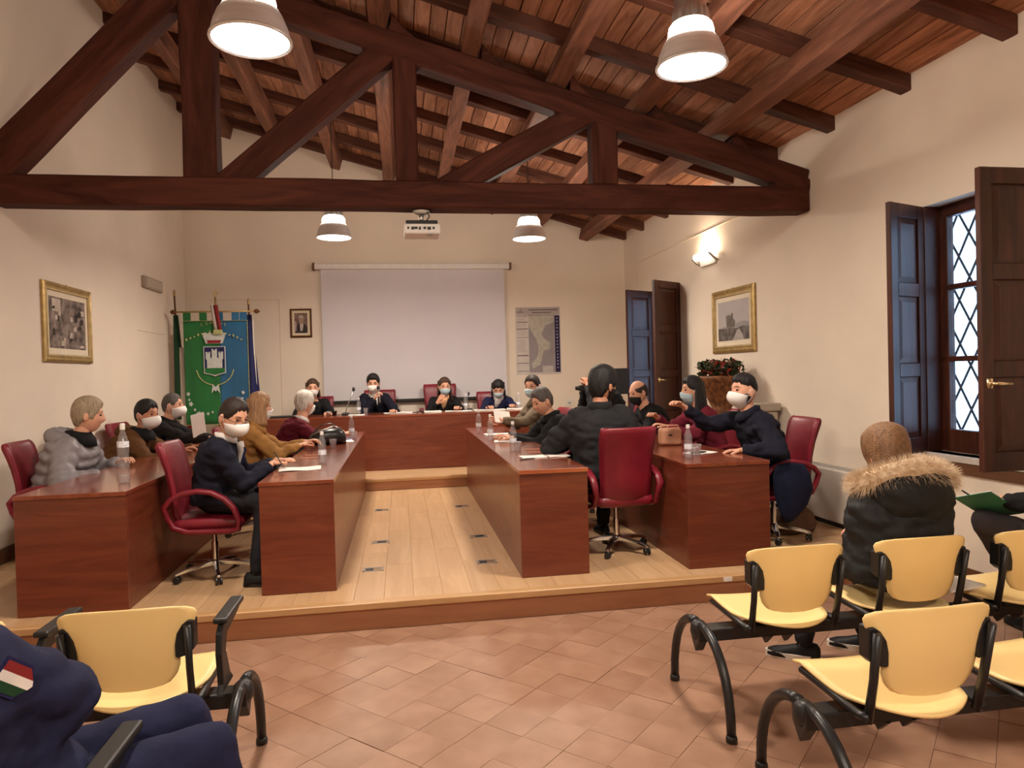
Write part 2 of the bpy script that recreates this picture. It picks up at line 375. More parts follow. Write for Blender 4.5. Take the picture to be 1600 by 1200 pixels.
for x in PURL[1:]:
    if x > -1.0:
        zt = chz(x + .1) + .11
        MB().prism([(x + .08, zt - .05 - 3.065), (x + .34, chz(x + .34) + .10 - 3.065), (x + .20, chz(x + .2) + .17 - 3.065), (x + .09, chz(x + .09) + .27 - 3.065)], 'y', -.085, .085).obj('purlin_cleat', M_TIMBER, tr, bevel=.006, seg=1)
bar('end_pad', (3.55, 0, chz(3.55) - .11 - 3.065), (3.9, 0, chz(3.7) - .16 - 3.065), .20, .26, M_TIMBER, tr, bev=.01)

# ---------------------------------------------------------------- windows with inside shutters
M_IRON = mat('wrought_iron', (.02, .022, .028), .5, .6, var=.2, scale=(20, 20, 20), bump=.2, bscale=60)
M_BRASS = mat('brass_handle', (.72, .55, .32), .25, .9, var=.1)
M_SILL = mat('stone_sill', (.55, .5, .45), .4, var=.12, scale=(9, 9, 9))
def shutter(parent, hinge, free, name, handle=False, side=1):
    """three-panel leaf from hinge to free edge"""
    h3 = Vector((hinge[0], hinge[1], 0)); f3 = Vector((free[0], free[1], 0)); Wd = (f3 - h3).length
    root = MB()
    zb, zt = WZ0 - .005, WZ1; ob = []
    st = .085; rails = [(zb, zb + .12), (zb + .58, zb + .68), (zb + 1.18, zb + 1.28), (zt - .10, zt)]
    mbx = MB()
    mbx.box((0, -.02, zb), (st, .02, zt)); mbx.box((Wd - st, -.02, zb), (Wd, .02, zt))
    for a, b in rails: mbx.box((st, -.02, a), (Wd - st, .02, b))
    o = mbx.obj(name, M_DARKWOOD, parent, h3 - Vector(parent.location), (0, 0, math.atan2((f3 - h3).y, (f3 - h3).x)), bevel=.004, seg=1)
    for (a, b), (c, d) in zip(rails[:-1], rails[1:]):
        p = MB(); i = .045
        for s in (-1, 1):
            p.loft([[(st, s * .004, b), (Wd - st, s * .004, b), (Wd - st, s * .004, c), (st, s * .004, c)], [(st + i, s * .016, b + i), (Wd - st - i, s * .016, b + i), (Wd - st - i, s * .016, c - i), (st + i, s * .016, c - i)]])
        p.obj('raised_panel', M_DARKWOOD, o)
    if handle:
        hb = MB().tube([(Wd - .045, side * .02, 1.46), (Wd - .045, side * .065, 1.46), (Wd - .06, side * .07, 1.46), (Wd - .16, side * .068, 1.455)], [.011, .011, .011, .009], 8)
        hb.lathe([(.022, -.03), (.022, .03)], 10, (Wd - .045, side * .02, 1.46)); hb.obj('handle', M_BRASS, o, smooth=True)
    return o
for wi, (ya, yb) in enumerate(WINS):
    c = rw((ya + yb) / 2); base = Vector((c.x, c.y, 0))
    root = tag(empty('window_%d' % (wi + 1), base), kind='structure')
    Rz = Matrix.Rotation(RW_ANG, 4, 'Z'); wd = (yb - ya) * math.sqrt(1 + KR * KR)
    fr = MB(); D0, D1 = .13, .19
    for a, b in ((-wd / 2, -wd / 2 + .10), (wd / 2 - .10, wd / 2), (-.05, .05)): fr.box((a, D0, WZ0), (b, D1, WZ1))
    for a, b in ((WZ0, WZ0 + .17), (1.60, 1.64), (2.14, 2.18), (WZ1 - .09, WZ1)): fr.box((-wd / 2, D0, a), (wd / 2, D1, b))
    fr.obj('window_frame', M_DARKWOOD, root, rot=(0, 0, RW_ANG), bevel=.005, seg=1)
    lin_ = MB()
    for a, b in ((-wd / 2, -wd / 2 + .03), (wd / 2 - .03, wd / 2)): lin_.box((a, .0, WZ0), (b, .13, WZ1))
    lin_.obj('jamb_lining', M_DARKWOOD, root, rot=(0, 0, RW_ANG), bevel=.003, seg=1)
    for xa, xb in ((-wd / 2 + .1, -.05), (.05, wd / 2 - .1)):
        for za, zb in ((WZ0 + .17, 1.60), (1.64, 2.14), (2.18, WZ1 - .09)):
            MB().box((xa, .157, za), (xb, .163, zb)).obj('pane', M_PANE, root, rot=(0, 0, RW_ANG))
    # iron lattice outside
    gr = MB(); gy = .236; s = .33
    n = 9
    for d in (-1, 1):
        for k in range(-12, 22):
            pts = []
            for t in range(0, 41):
                xx = -wd / 2 + wd * t / 40; zz = WZ0 + k * s * 1.0 + d * (xx + wd / 2) * 1.74
                if WZ0 - .02 <= zz <= WZ1 + .02: pts.append((xx, gy + d * .007, zz))
            if len(pts) > 2: gr.tube([pts[0], pts[-1]], .009, 6)
    gr.obj('iron_grille', M_IRON, root, rot=(0, 0, RW_ANG))
    sl = MB().box((-wd / 2 - .02, -.03, WZ0 - .05), (wd / 2 + .02, .13, WZ0)).obj('sill', M_SILL, root, rot=(0, 0, RW_ANG), bevel=.006, seg=1)
    ap = MB().box((-wd / 2 - .25, -.022, WZ0 - .13), (wd / 2 + .25, .0, WZ0 - .05)).obj('sill_apron', M_BASEBOARD, root, rot=(0, 0, RW_ANG), bevel=.006, seg=1)
    nm = 'shutter'
    if wi == 0:
        shutter(root, (3.955, 4.83), (3.55, 4.67), nm); shutter(root, (3.985, 3.815), (3.50, 3.81), nm, True, 1)
    else:
        shutter(root, (3.775, 10.22), (3.30, 9.96), nm); shutter(root, (3.80, 9.2), (3.31, 8.87), nm, True, 1)
    # daylight portal for the opening
    pl = bpy.data.lights.new('daylight_portal', 'AREA'); pl.shape = 'RECTANGLE'; pl.size = wd; pl.size_y = WZ1 - WZ0; pl.cycles.is_portal = True
    po = bpy.data.objects.new('daylight_portal', pl); COL.objects.link(po); q = rw((ya + yb) / 2, -.225, (WZ0 + WZ1) / 2)
    po.matrix_world = Matrix.Translation(q) @ Matrix.Rotation(math.pi / 2, 4, 'Z') @ Matrix.Rotation(math.pi / 2, 4, 'X')

# ---------------------------------------------------------------- platform
pf = tag(empty('speaking_platform', (0, 4.5, 0)), 'low beech laminate platform carrying the council tables', 'platform')
PL0 = Vector((0, 4.5, 0)); XP0, XP1 = XL + .012, xr(4.5) - .03
MB().box((XP0, .03, 0), (XP1, YB - 4.5 - .03, HP - .014)).obj('deck', M_RISER, pf)
# laminate boards running front to back
BW = .19; rb = random.Random(5); meb = {}
def board_mesh(L):
    k = round(L, 2)
    if k not in meb:
        me = MB().box((-L / 2 + .0008, -BW / 2 + .0008, -.012), (L / 2 - .0008, BW / 2 - .0008, 0)).mesh('floorboard'); me.materials.append(M_LAMINATE); meb[k] = me
    return meb[k]
x = XP0 + BW / 2; r_ = 0
while x < XP1 - BW / 2:
    y = .06 - (.4 * (r_ % 3)); r_ += 1
    while y < 4.3:
        y1 = min(y + 1.2, 4.4); ya = max(y, .06); L = y1 - ya
        if L > .1: link('floorboard', board_mesh(L), None, pf, (x, (ya + y1) / 2, HP), (0, 0, math.pi / 2))
        y = y + 1.2
    x += BW
bar('nosing', (XP0, .03, HP - .022), (XP1, .03, HP - .022), .07, .046, M_NOSING, pf, bev=.006)
for a, b in ((XP0, -1.75), (-1.75, .23), (.23, 1.255), (1.255, 2.6), (2.6, XP1)):
    panel('riser_panel', (a + .001, .04, 0), (b - .001, .058, HP - .045), M_RISER, pf, 'x')
MB().box((2.13, -.012, HP - .035), (2.19, -.005, HP - .008)).obj('floor_socket_label', M_WHITEP, pf)
# floor socket boxes
M_HATCH = mat('socket_hatch', lin(150, 118, 86), .35, .3, var=.15, scale=(20, 20, 20))
for q, (px_, py_, op) in enumerate(((-.24, 7.6, 0), (.61, 7.57, 0), (-.21, 6.13, 1), (.63, 6.12, 1), (-.24, 5.27, 0), (.60, 5.27, 0))):
    hx = empty('floor_socket', (px_, py_, HP), 0, ['flush floor socket hatch far left by the dais step', 'flush floor socket hatch far right by the dais step', 'open dark floor socket midway along the left long desk', 'open dark floor socket midway along the right long desk', 'floor socket hatch nearest the front left desk corner', 'floor socket hatch nearest the front right desk corner'][q], 'floor socket', 'sockets between the desks')
    f_ = MB(); a, b = .075, .05
    for s_ in ((-a, -b, a, -b + .01), (-a, b - .01, a, b), (-a, -b, -a + .01, b), (a - .01, -b, a, b)): f_.box((s_[0], s_[1], 0), (s_[2], s_[3], .004))
    f_.obj('rim', M_GREYP, hx)
    MB().box((-a + .01, -b + .01, .0), (a - .01, b - .01, .002)).obj('lid', M_HATCH, hx)
    MB().box((-.03 if op else -.055, -.028, .002), (.045 if op else .0, .02, .006)).obj('socket', M_BLACKP, hx)
# dais behind
da = tag(empty('dais', (0, 8.9, HP)), 'second step carrying the head table along the back wall', 'dais')
MB().box((XL + .035, .02, 0), (xr(9.2) - .05, YB - 8.9 - .03, HS - HP - .012)).obj('dais_core', M_RISER, da)
panel('dais_top', (XL + .035, .0, HS - HP - .012), (xr(9.2) - .05, YB - 8.9 - .03, HS - HP), M_LAMINATE, da, 'x')
panel('dais_riser', (XL + .035, .004, 0), (xr(9.2) - .05, .02, HS - HP - .04), M_RISER, da, 'x')
bar('dais_nosing', (XL + .035, .0, HS - HP - .02), (xr(9.2) - .05, .0, HS - HP - .02), .04, .04, M_NOSING, da, bev=.005)

# ---------------------------------------------------------------- pendant lamps
M_SHADE = mat('prismatic_shade', (.75, .71, .69), .3, .2, var=.12, scale=(4, 4, 40), spec=.6)
M_GLOW = emit('lamp_diffuser', (1.0, .93, .84), 14.0)
M_RING = emit('lamp_upper_glass', LAMP_COL, 155.0)
def pendant(x, y, zb, label):
    t = empty('pendant_lamp', (x, y, zb), 0, label, 'lamp', 'bell pendant lamps')
    n = 28
    MB().lathe([(.205, .0), (.203, .02), (.190, .075), (.165, .135), (.137, .175), (.128, .175), (.155, .13), (.180, .07), (.194, .012), (.197, .0)], n, close=True).obj('shade', M_SHADE, t, smooth=True)
    MB().lathe([(.196, .004), (.196, .012)], n).obj('diffuser', M_GLOW, t)
    MB().lathe([(.210, -.004), (.213, .004), (.210, .014), (.203, .014), (.203, -.004)], n, close=True).obj('rim', M_SHADE, t, smooth=True)
    MB().lathe([(.132, .175), (.134, .20), (.126, .235), (.105, .255)], n, cap=False).obj('upper_glass', M_RING, t, smooth=True)
    rib = []
    for q in range(48):
        k = q % 3; rib.append((math.cos(2 * math.pi * q / 48), math.sin(2 * math.pi * q / 48), 1.0 if k else .9))
    MB().loft([[(r * c * (g if 0 < i < 4 else 1), r * s_ * (g if 0 < i < 4 else 1), z) for c, s_, g in rib] for i, (r, z) in enumerate(((.112, .253), (.110, .262), (.108, .31), (.104, .33), (.094, .335), (.092, .42), (.07, .45), (.02, .46)))]).obj('ballast_can', M_STEEL, t)
    top = roofz(x) - zb + .01
    MB().tube([(0, 0, .455), (0, 0, top)], .005, 6).obj('cable', M_BLACKP, t)
    MB().lathe([(.05, top - .05), (.055, top - .01), (.055, top)], 14).obj('ceiling_rose', M_BLACKP, t)
    l = bpy.data.lights.new('pendant_light', 'AREA'); l.shape = 'DISK'; l.size = .38; l.energy = LAMP_W; l.color = LAMP_COL; l.spread = R(170)
    o = bpy.data.objects.new('pendant_light', l); COL.objects.link(o); o.location = (0, 0, -.012); o.parent = t
pendant(-.73, 3.90, 3.385, 'large bell pendant lamp at upper left in front of the timber truss')
pendant(1.76, 3.99, 3.39, 'large bell pendant lamp at upper right in front of the timber truss')
pendant(-.74, 8.65, 3.27, 'small looking bell pendant lamp behind the truss left of the projector')
pendant(1.60, 8.50, 3.235, 'small looking bell pendant lamp behind the truss right of the projector')
pendant(-.73, -.70, 3.385, 'bell pendant lamp behind the viewer on the left')
pendant(1.76, -.70, 3.39, 'bell pendant lamp behind the viewer on the right')
# letter shapes for the banner embroidery
TXT = {}
for _c in 'COMUNE':
    if _c in TXT: continue
    _cu = bpy.data.curves.new('letter', 'FONT'); _cu.body = _c; _cu.size = .055; _cu.extrude = .002
    _o = bpy.data.objects.new('letter', _cu); COL.objects.link(_o); bpy.context.view_layer.update()
    TXT[_c] = bpy.data.meshes.new_from_object(_o.evaluated_get(bpy.context.evaluated_depsgraph_get())); bpy.data.objects.remove(_o); bpy.data.curves.remove(_cu)
# ================================================================ tables
def desk(name, label, x0, x1, y0, y1, zb, side, inlets=(), group='laminate council desks', edge=None):
    """panel desk: side=+1 the modesty panel is at x1, -1 at x0; 'f' a head table with its panel at y0"""
    cx, cy = (x0 + x1) / 2, (y0 + y1) / 2
    zb += .002; t = empty(name, (cx, cy, zb), 0, label, 'desk', group); H = .745; th = .028
    a, b, c, d = x0 - cx, x1 - cx, y0 - cy, y1 - cy
    al = 'x' if side == 'f' else 'y'
    top = panel('desk_top', (a, c, H - th), (b, d, H), M_DESKTOP, t, al, .003)
    panel('end_panel', (a + .004, c + .004, 0), (b - .004, c + .03, H - th), M_DESK, t, 'x')
    if side == 'f':
        for s0, s1 in ((a + .004, a + .03), (b - .03, b - .004)): panel('side_panel', (s0, c + .031, 0), (s1, d - .05, H - th), M_DESK, t, 'y')
    else:
        panel('end_panel', (a + .004, d - .03, 0), (b - .004, d - .004, H - th), M_DESK, t, 'x')
        s0, s1 = (b - .03, b - .004) if side > 0 else (a + .004, a + .03)
        panel('modesty_panel', (s0, c + .031, 0), (s1, d - .031, H - th), M_DESK, t, 'y')
        for q in (1 / 3, 2 / 3):
            yy = c + (d - c) * q; e0, e1 = (a + .06, b - .031) if side > 0 else (a + .031, b - .06)
            panel('support_panel', (e0, yy - .012, 0), (e1, yy + .012, H - th), M_DESK, t, 'x')
    if edge: bar('edge_band', (a, c - .002, H - th / 2), (b, c - .002, H - th / 2), .004, th, M_EDGE, t, bev=.001)
    for px_, py_ in inlets:
        for dy in (-.11, .11):
            MB().box((px_ - cx - .07, py_ - cy + dy - .045, H), (px_ - cx + .07, py_ - cy + dy + .045, H + .003)).obj('cable_flap', M_EDGE, top if False else t, bevel=.001, seg=1)
    return t
desk('long_desk', 'long cherry desk left of the aisle with writing man at its near end', -.945, -.46, 4.80, 8.88, HP, 1, [(-.78, 6.25)])
desk('long_desk', 'long cherry desk right of the aisle with an open notebook at its near end', .785, 1.275, 4.78, 8.86, HP, -1, [(1.12, 5.95)], edge=True)
desk('long_desk', 'outer cherry desk at far left with a tall water bottle near its end', -2.36, -1.715, 4.70, 8.80, HP, 1)
desk('long_desk', 'outer cherry desk at right carrying a beige handbag', 1.97, 2.60, 4.70, 7.95, HP, -1)
desk('head_table', 'wide cherry head table on the dais along the back wall', -1.90, 2.10, 9.65, 10.42, HS, 'f', group='laminate council desks')

# ================================================================ oxblood swivel chairs
def make_chair():
    t = empty('office_chair', (0, 0, 0))
    # seat cushion: lofted rounded slab
    def rr(hx, y0, y1, z, r=.07, n=5):
        pts = []
        for cx, cy, a0 in ((hx - r, y1 - r, 0), (-hx + r, y1 - r, 90), (-hx + r, y0 + r, 180), (hx - r, y0 + r, 270)):
            for k in range(n + 1):
                a = R(a0 + 90 * k / n); pts.append((cx + r * math.cos(a), cy + r * math.sin(a), z))
        return pts
    se = MB().loft([rr(.20, -.20, .22, .405), rr(.245, -.24, .262, .42), rr(.255, -.25, .275, .455), rr(.245, -.24, .262, .49), rr(.19, -.19, .20, .502)]).obj('seat', M_RED, t, smooth=True)
    # backrest: curved slab, wider at the top with a rolled head edge
    rows = [(.40, -.175, .185, .05), (.44, -.215, .205, .052), (.52, -.250, .212, .05), (.62, -.262, .215, .045), (.74, -.272, .218, .045), (.86, -.292, .226, .05), (.96, -.318, .234, .058), (1.02, -.338, .236, .062), (1.05, -.35, .232, .05), (1.065, -.356, .222, .03)]
    rings = []
    for z, y, hw, th in rows:
        ring = []; n = 10
        for k in range(n + 1):
            u = -1 + 2 * k / n; ring.append((hw * u, y - th / 2 + .035 * u * u, z))
        for k in range(n, -1, -1):
            u = -1 + 2 * k / n; ring.append((hw * u * .985, y + th / 2 + .035 * u * u, z + .002))
        rings.append(ring)
    bk = MB().loft(rings).obj('backrest', M_RED, t, smooth=True)
    for s in (-1, 1):
        MB().tube([(s * r[2] * 1.0, r[1] + .034, r[0]) for r in rows], .009, 6).obj('piping', M_RED, bk, smooth=True)
    for s in (-1, 1):
        path = [(-.275, .60), (-.23, .655), (-.15, .695), (-.04, .712), (.06, .695), (.15, .645), (.215, .57), (.25, .48), (.245, .415), (.18, .395), (.04, .40), (-.12, .405), (-.22, .44), (-.262, .52)]
        n = len(path); rings = []
        for k, (y, z) in enumerate(path):
            py, pz = path[k - 1]; ny, nz = path[(k + 1) % n]; d = Vector((0, ny - py, nz - pz)).normalized(); nn = Vector((0, -d.z, d.y))
            c = Vector((s * (.285 if k < 9 else .265), y, z)); hw = .030 if k < 9 else .02; ht = .019
            rings.append([c + Vector((hw * a, 0, 0)) + nn * (ht * b) for a, b in ((-1, -.6), (-.6, -1), (.6, -1), (1, -.6), (1, .6), (.6, 1), (-.6, 1), (-1, .6))])
        MB().loft(rings, False, True).obj('armrest', M_RED, t, smooth=True)
    MB().lathe([(.026, .10), (.026, .27), (.019, .27), (.019, .40)], 14).obj('gas_column', M_CHROME, t, smooth=False)
    MB().box((-.09, -.11, .385), (.09, .12, .408)).obj('tilt_plate', M_BLACKP, t, bevel=.006)
    hub = MB().lathe([(.034, .085), (.042, .10), (.036, .13)], 16).obj('base_hub', M_CHROME, t, smooth=True)
    lg = MB(); rings = []
    for u, hw, z0, z1 in ((.02, .028, .088, .128), (.12, .025, .085, .118), (.22, .021, .075, .103), (.29, .018, .062, .085), (.31, .014, .058, .076)):
        rings.append([(u, -hw, z0), (u, hw, z0), (u, hw * .8, z1), (u, -hw * .8, z1)])
    lme = lg.loft(rings).mesh('base_leg', bevel=.005); lme.materials.append(M_CHROME)
    cm = MB()
    for s in (-1, 1):
        rings = [[(.028 * math.cos(a) * q, s * (.009 + .016 * e), .029 + .028 * math.sin(a) * q) for a in [2 * math.pi * k / 12 for k in range(12)]] for e, q in ((0, .9), (.2, 1), (.8, 1), (1, .85))]
        cm.loft(rings)
    cm.box((-.012, -.01, .02), (.012, .01, .066)); cme = cm.mesh('caster'); cme.materials.append(M_BLACKP)
    for k in range(5):
        a = R(18 + 72 * k)
        link('base_leg', lme, None, t, (0, 0, 0), (0, 0, a))
        link('caster', cme, None, t, (.292 * math.cos(a), .292 * math.sin(a), 0), (0, 0, a + .6 * k))
    return t
# facing: angle of the sitter's gaze from +X
CH = [(-1.375, 5.40, HP, 0, 'oxblood swivel chair under the writing man in the navy suit'),
      (-1.375, 6.85, HP, 4, 'oxblood swivel chair under the blonde woman in the camel coat'),
      (-1.36, 8.15, HP, 10, 'oxblood swivel chair under the white haired man in the burgundy sweater'),
      (-2.64, 5.97, HP, 5, 'oxblood chair by the left wall under the man in the grey puffer'),
      (-2.76, 7.10, HP, -5, 'oxblood chair by the left wall under the man in the brown coat'),
      (-2.78, 8.22, HP, -5, 'oxblood chair by the left wall under the man in the dark jacket'),
      (-1.24, 10.78, HS, -88, 'oxblood chair behind the left end of the head table'),
      (-.33, 10.80, HS, -90, 'oxblood chair under the man speaking into a microphone'),
      (.60, 10.82, HS, -90, 'tall oxblood chair at the middle of the head table'),
      (1.37, 10.78, HS, -95, 'oxblood chair under the woman in the navy blazer'),
      (1.64, 8.20, HP, 185, 'oxblood chair at the far end of the right aisle desk'),
      (1.62, 6.95, HP, 185, 'oxblood chair under the grey haired man in the black coat'),
      (1.65, 5.36, HP, 94, 'oxblood swivel chair turned with its back to the viewer'),
      (2.68, 8.42, HP, 180, 'oxblood chair under the person with the camera'),
      (3.00, 7.62, HP, 180, 'oxblood chair under the balding man in the black mask'),
      (3.10, 6.68, HP, 180, 'oxblood chair under the dark haired woman in the burgundy top'),
      (3.02, 5.42, HP, 176, 'oxblood chair with a navy coat hung over its arm')]

proto = make_chair()
for k, (x, y, z, a, lab) in enumerate(CH):
    o = proto if k == 0 else copy_tree(proto)
    o.location = (x, y, z); o.rotation_euler = (0, 0, R(a - 90)); tag(o, lab, 'chair', 'oxblood council chairs')
    q_ = 1.06 if 'middle' in lab else 1.0 if 'microphone' in lab else .93; o.scale = (q_, q_, q_)

# ================================================================ yellow beam seating
def yseat_mesh():
    # shell: grid over (u across, v front-back) with a dished seat
    nu, nv = 12, 10; top = []; bot = []
    for j in range(nv + 1):
        v = j / nv; y = .25 - .50 * v                 # front to back
        hw = .228 if v < .45 else .228 - .06 * ((v - .45) / .55) ** 2
        for i in range(nu + 1):
            u = -1 + 2 * i / nu
            yy = y + (.075 * u * u * max(0, v - .5) * 2)
            z = .452 + .012 * u * u - .014 * math.sin(math.pi * v) - .012 * v - (.018 if j == 0 else 0)
            top.append((hw * u, yy, z)); bot.append((hw * u, yy, z - .012))
    n = (nu + 1) * (nv + 1); f = []
    for j in range(nv):
        for i in range(nu):
            a = j * (nu + 1) + i; f.append((a, a + 1, a + nu + 2, a + nu + 1)); f.append((n + a, n + a + nu + 1, n + a + nu + 2, n + a + 1))
    ed = [i for i in range(nu + 1)] + [j * (nu + 1) + nu for j in range(1, nv + 1)] + [nv * (nu + 1) + i for i in range(nu - 1, -1, -1)] + [j * (nu + 1) for j in range(nv - 1, 0, -1)]
    for k in range(len(ed)):
        a, b = ed[k], ed[(k + 1) % len(ed)]; f.append((a, b, n + b, n + a))
    return MB().add(top + bot, f).mesh('seat')
def yback_mesh():
    # silhouette of the back: wide winged top, waist at the brackets, rounded foot
    half = [(.0, .312), (.08, .311), (.15, .306), (.20, .298), (.228, .285), (.236, .268), (.226, .235), (.205, .205), (.188, .190), (.180, .170), (.176, .12), (.172, .08), (.160, .045), (.135, .018), (.10, .006), (.05, .001), (0, 0)]
    rows = []
    zs = [.0, .003, .01, .02, .035, .05, .08, .12, .16, .185, .20, .215, .235, .255, .27, .285, .297, .306, .312]
    def hw(z):
        best = 0
        pts = half[::-1]
        for (a, za), (b, zb) in zip(pts[:-1], pts[1:]):
            if za <= z <= zb and zb > za: best = max(best, a + (b - a) * (z - za) / (zb - za))
        return max(best, .03)
    rings = []
    for z in zs:
        h_ = hw(z); n = 14; y = -.055 * (z / .31) - .012 * math.sin(math.pi * z / .31)
        f_ = lambda u: y + 1.1 * (h_ * u) ** 2
        rings.append([(h_ * (-1 + 2 * k / n), f_(-1 + 2 * k / n) - .005, z) for k in range(n + 1)] + [(h_ * (1 - 2 * k / n), f_(1 - 2 * k / n) + .005, z) for k in range(n + 1)])
    return MB().loft(rings).mesh('backrest')
SEAT_ME, BACK_ME = yseat_mesh(), yback_mesh()
for me in (SEAT_ME, BACK_ME):
    me.materials.append(M_YELLOW)
    for p in me.polygons: p.use_smooth = True
def yrow(label, xh, yh, centers, x_end, arms=(), legs=()):
    """beam bench facing +Y; the hub beam runs along X at yh"""
    t = empty('linked_seating', (xh, yh, 0), 0, label, 'seating', 'yellow beam seats for the public'); L = x_end - xh
    a, b = min(0, L), max(0, L)
    MB().box((a - .01, -.045, .325), (b + .01, .045, .385)).obj('beam', M_BLACKM, t, bevel=.008)
    for c in centers:
        cx = c - xh
        link('seat', SEAT_ME, None, t, (cx, .02, .0))
        bk = link('backrest', BACK_ME, None, t, (cx, -.185, .487))
        for s in (-1, 1):
            MB().tube([(cx + s * .222, .22, .425), (cx + s * .222, -.13, .415), (cx + s * .215, -.17, .42)], [.013, .015, .013], 8).obj('seat_rail', M_BLACKM, t, smooth=True)
            MB().tube([(cx + s * .205, -.15, .40), (cx + s * .207, -.185, .55), (cx + s * .212, -.215, .72)], [.014, .013, .013], 8, flat=(1, 1.3)).obj('upright', M_BLACKM, t, smooth=True)
            # cheek bracket wrapping the waist of the back
            o_ = [(.228, .73), (.21, .735), (.19, .72), (.172, .69), (.165, .65), (.165, .605), (.172, .60), (.205, .605), (.226, .625)]
            br = MB(); y0 = -.20
            br.loft([[(cx + s * p, y0 + yy + .7 * p * p - .05 * (q - .5), q) for p, q in o_] for yy in (-.02, -.012, .028, .034)])
            br.obj('back_bracket', M_BLACKP, t, bevel=.004)
        for q in (-.1, .0):
            MB().prism([(-.05, .33), (.03, .33), (.03, .30), (.005, .28)], 'x', cx + q - .008 + .05, cx + q + .008 + .05).obj('beam_rib', M_BLACKP, t)
        MB().box((cx - .10, -.09, .385), (cx + .10, .10, .42)).obj('seat_mount', M_BLACKP, t, bevel=.008)
    for lx in legs:
        x = lx - xh
        MB().tube([(x, .0, .33), (x, .0, .36), (x, .0, .40), (x, .0, .415)], [.03, .045, .04, .022], 12, flat=(.9, 1)).obj('leg_hub', M_BLACKP, t, smooth=True)
        MB().prism([(-.05, .40), (.05, .40), (.045, .33), (.0, .27), (-.045, .33)], 'x', x - .022, x + .022).obj('hub_gusset', M_BLACKP, t, bevel=.006)
        for s in (-1, 1):
            pts = []
            for k in range(9):
                u = k / 8; pts.append((x, s * (.03 + .285 * math.sin(u * math.pi / 2) ** 1.0), .39 * math.cos(u * math.pi / 2) ** .85 + .012))
            g = MB().tube(pts, [.021] * 7 + [.0205, .02], 10).obj('leg', M_BLACKM, t, smooth=True)
            MB().lathe([(.022, 0), (.025, .004), (.025, .02), (.021, .03)], 10, (x, s * .315, 0)).obj('foot', M_BLACKP, g, smooth=True)
    for ax in arms:
        x = ax - xh
        pts = [(-.16, .43), (-.135, .46), (-.155, .58), (-.14, .655), (-.11, .68), (.14, .685), (.15, .66), (.05, .645), (-.06, .63), (-.085, .58), (-.03, .47), (.02, .43)]
        MB().prism(pts, 'x', x - .012, x + .012).obj('arm_frame', M_BLACKP, t, bevel=.005)
        MB().box((x - .027, -.12, .682), (x + .027, .17, .705)).obj('arm_pad', M_BLACKP, t, bevel=.008)
    return t
yrow('row of yellow beam seats nearest the platform at right, its left seat empty', 1.35, 3.12, (1.74, 2.37, 3.00, 3.62), 3.88, (), (1.35, 3.75))
yrow('yellow beam seats at the bottom right corner, both shown seats empty', 1.375, 2.285, (1.72, 2.35, 2.98, 3.60), 3.85, (), (1.375, 3.75))
yrow('yellow beam seats with black armrests left of the front aisle', -.65, 2.90, (-1.00, -1.64, -2.28, -2.9), -3.15, (-.70, -1.32, -1.96), (-.65, -3.1))
yrow('yellow beam seats in the bottom left corner under the navy uniform', -.68, 1.83, (-1.03, -1.67, -2.31), -2.75, (-.73, -1.35, -1.99), (-.68, -2.6))
# ================================================================ people
from mathutils import noise as NOISE
REMESH = []          # (object, voxel, smooth iterations): turned into plain meshes at the end
def queue(o, vox, it=4, fac=.5):
    m = o.modifiers.new('remesh', 'REMESH'); m.mode = 'VOXEL'; m.voxel_size = vox; m.use_smooth_shade = True
    s = o.modifiers.new('smooth', 'SMOOTH'); s.factor = fac; s.iterations = it
    REMESH.append(o)
def bake():
    dg = bpy.context.evaluated_depsgraph_get()
    new = [(o, bpy.data.meshes.new_from_object(o.evaluated_get(dg))) for o in REMESH]
    for o, me in new:
        mats = [m for m in o.data.materials]; o.modifiers.clear(); o.data = me
        if not me.materials and mats: me.materials.append(mats[0])
        for p in me.polygons: p.use_smooth = True
        if o.name.split('.')[0] in ('jacket', 'trousers', 'hood'):        # soft creases in the cloth
            sd = Vector((len(o.name) * 3.1, 5.7, o.parent.location.x * 7)); amp = .016 if o.name.startswith('jacket') else .008
            if me.materials and 'puffer' in me.materials[0].name: amp = .005
            n_ = len(me.vertices); co = [0.0] * (3 * n_); nr = [0.0] * (3 * n_)
            me.vertices.foreach_get('co', co); me.vertices.foreach_get('normal', nr)
            for i in range(0, 3 * n_, 3):
                x, y, z = co[i], co[i + 1], co[i + 2]
                n1 = NOISE.noise((x * 7 + sd.x, y * 7 + sd.y, z * 13 + sd.z)); n2 = NOISE.noise((x * 17 + z * 9 + sd.x, y * 17 - z * 9 + sd.y, z * 20 + sd.z))
                k = amp * (abs(n1) * 1.6 - .45) + amp * .55 * n2
                co[i] = x + nr[i] * k; co[i + 1] = y + nr[i + 1] * k; co[i + 2] = z + nr[i + 2] * k
            me.vertices.foreach_set('co', co); me.update()
        ex = EXTRA.get(o.name)
        if ex:                                   # append fine pieces (head, fingers) to the same body mesh
            bm = bmesh.new(); bm.from_mesh(me); e2 = bpy.data.meshes.new('tmp'); e2.from_pydata(ex.v, [], ex.f); e2.update()
            b2 = bmesh.new(); b2.from_mesh(e2); bmesh.ops.recalc_face_normals(b2, faces=b2.faces); b2.to_mesh(e2); b2.free()
            for p in e2.polygons: p.use_smooth = True
            bm.from_mesh(e2); bm.to_mesh(me); bm.free(); bpy.data.meshes.remove(e2)
    REMESH.clear()
EXTRA = {}
def cloth(name, c, rough=.85, var=.18, bump=.35, bscale=26, sheen=0.0, scale=(9, 9, 9)):
    return mat(name, c, rough, var=var, scale=scale, bump=bump, bscale=bscale, spec=.2, sheen=sheen)
SKIN = mat('skin_fair', lin(214, 160, 132), .5, var=.10, scale=(22, 22, 22), spec=.35)
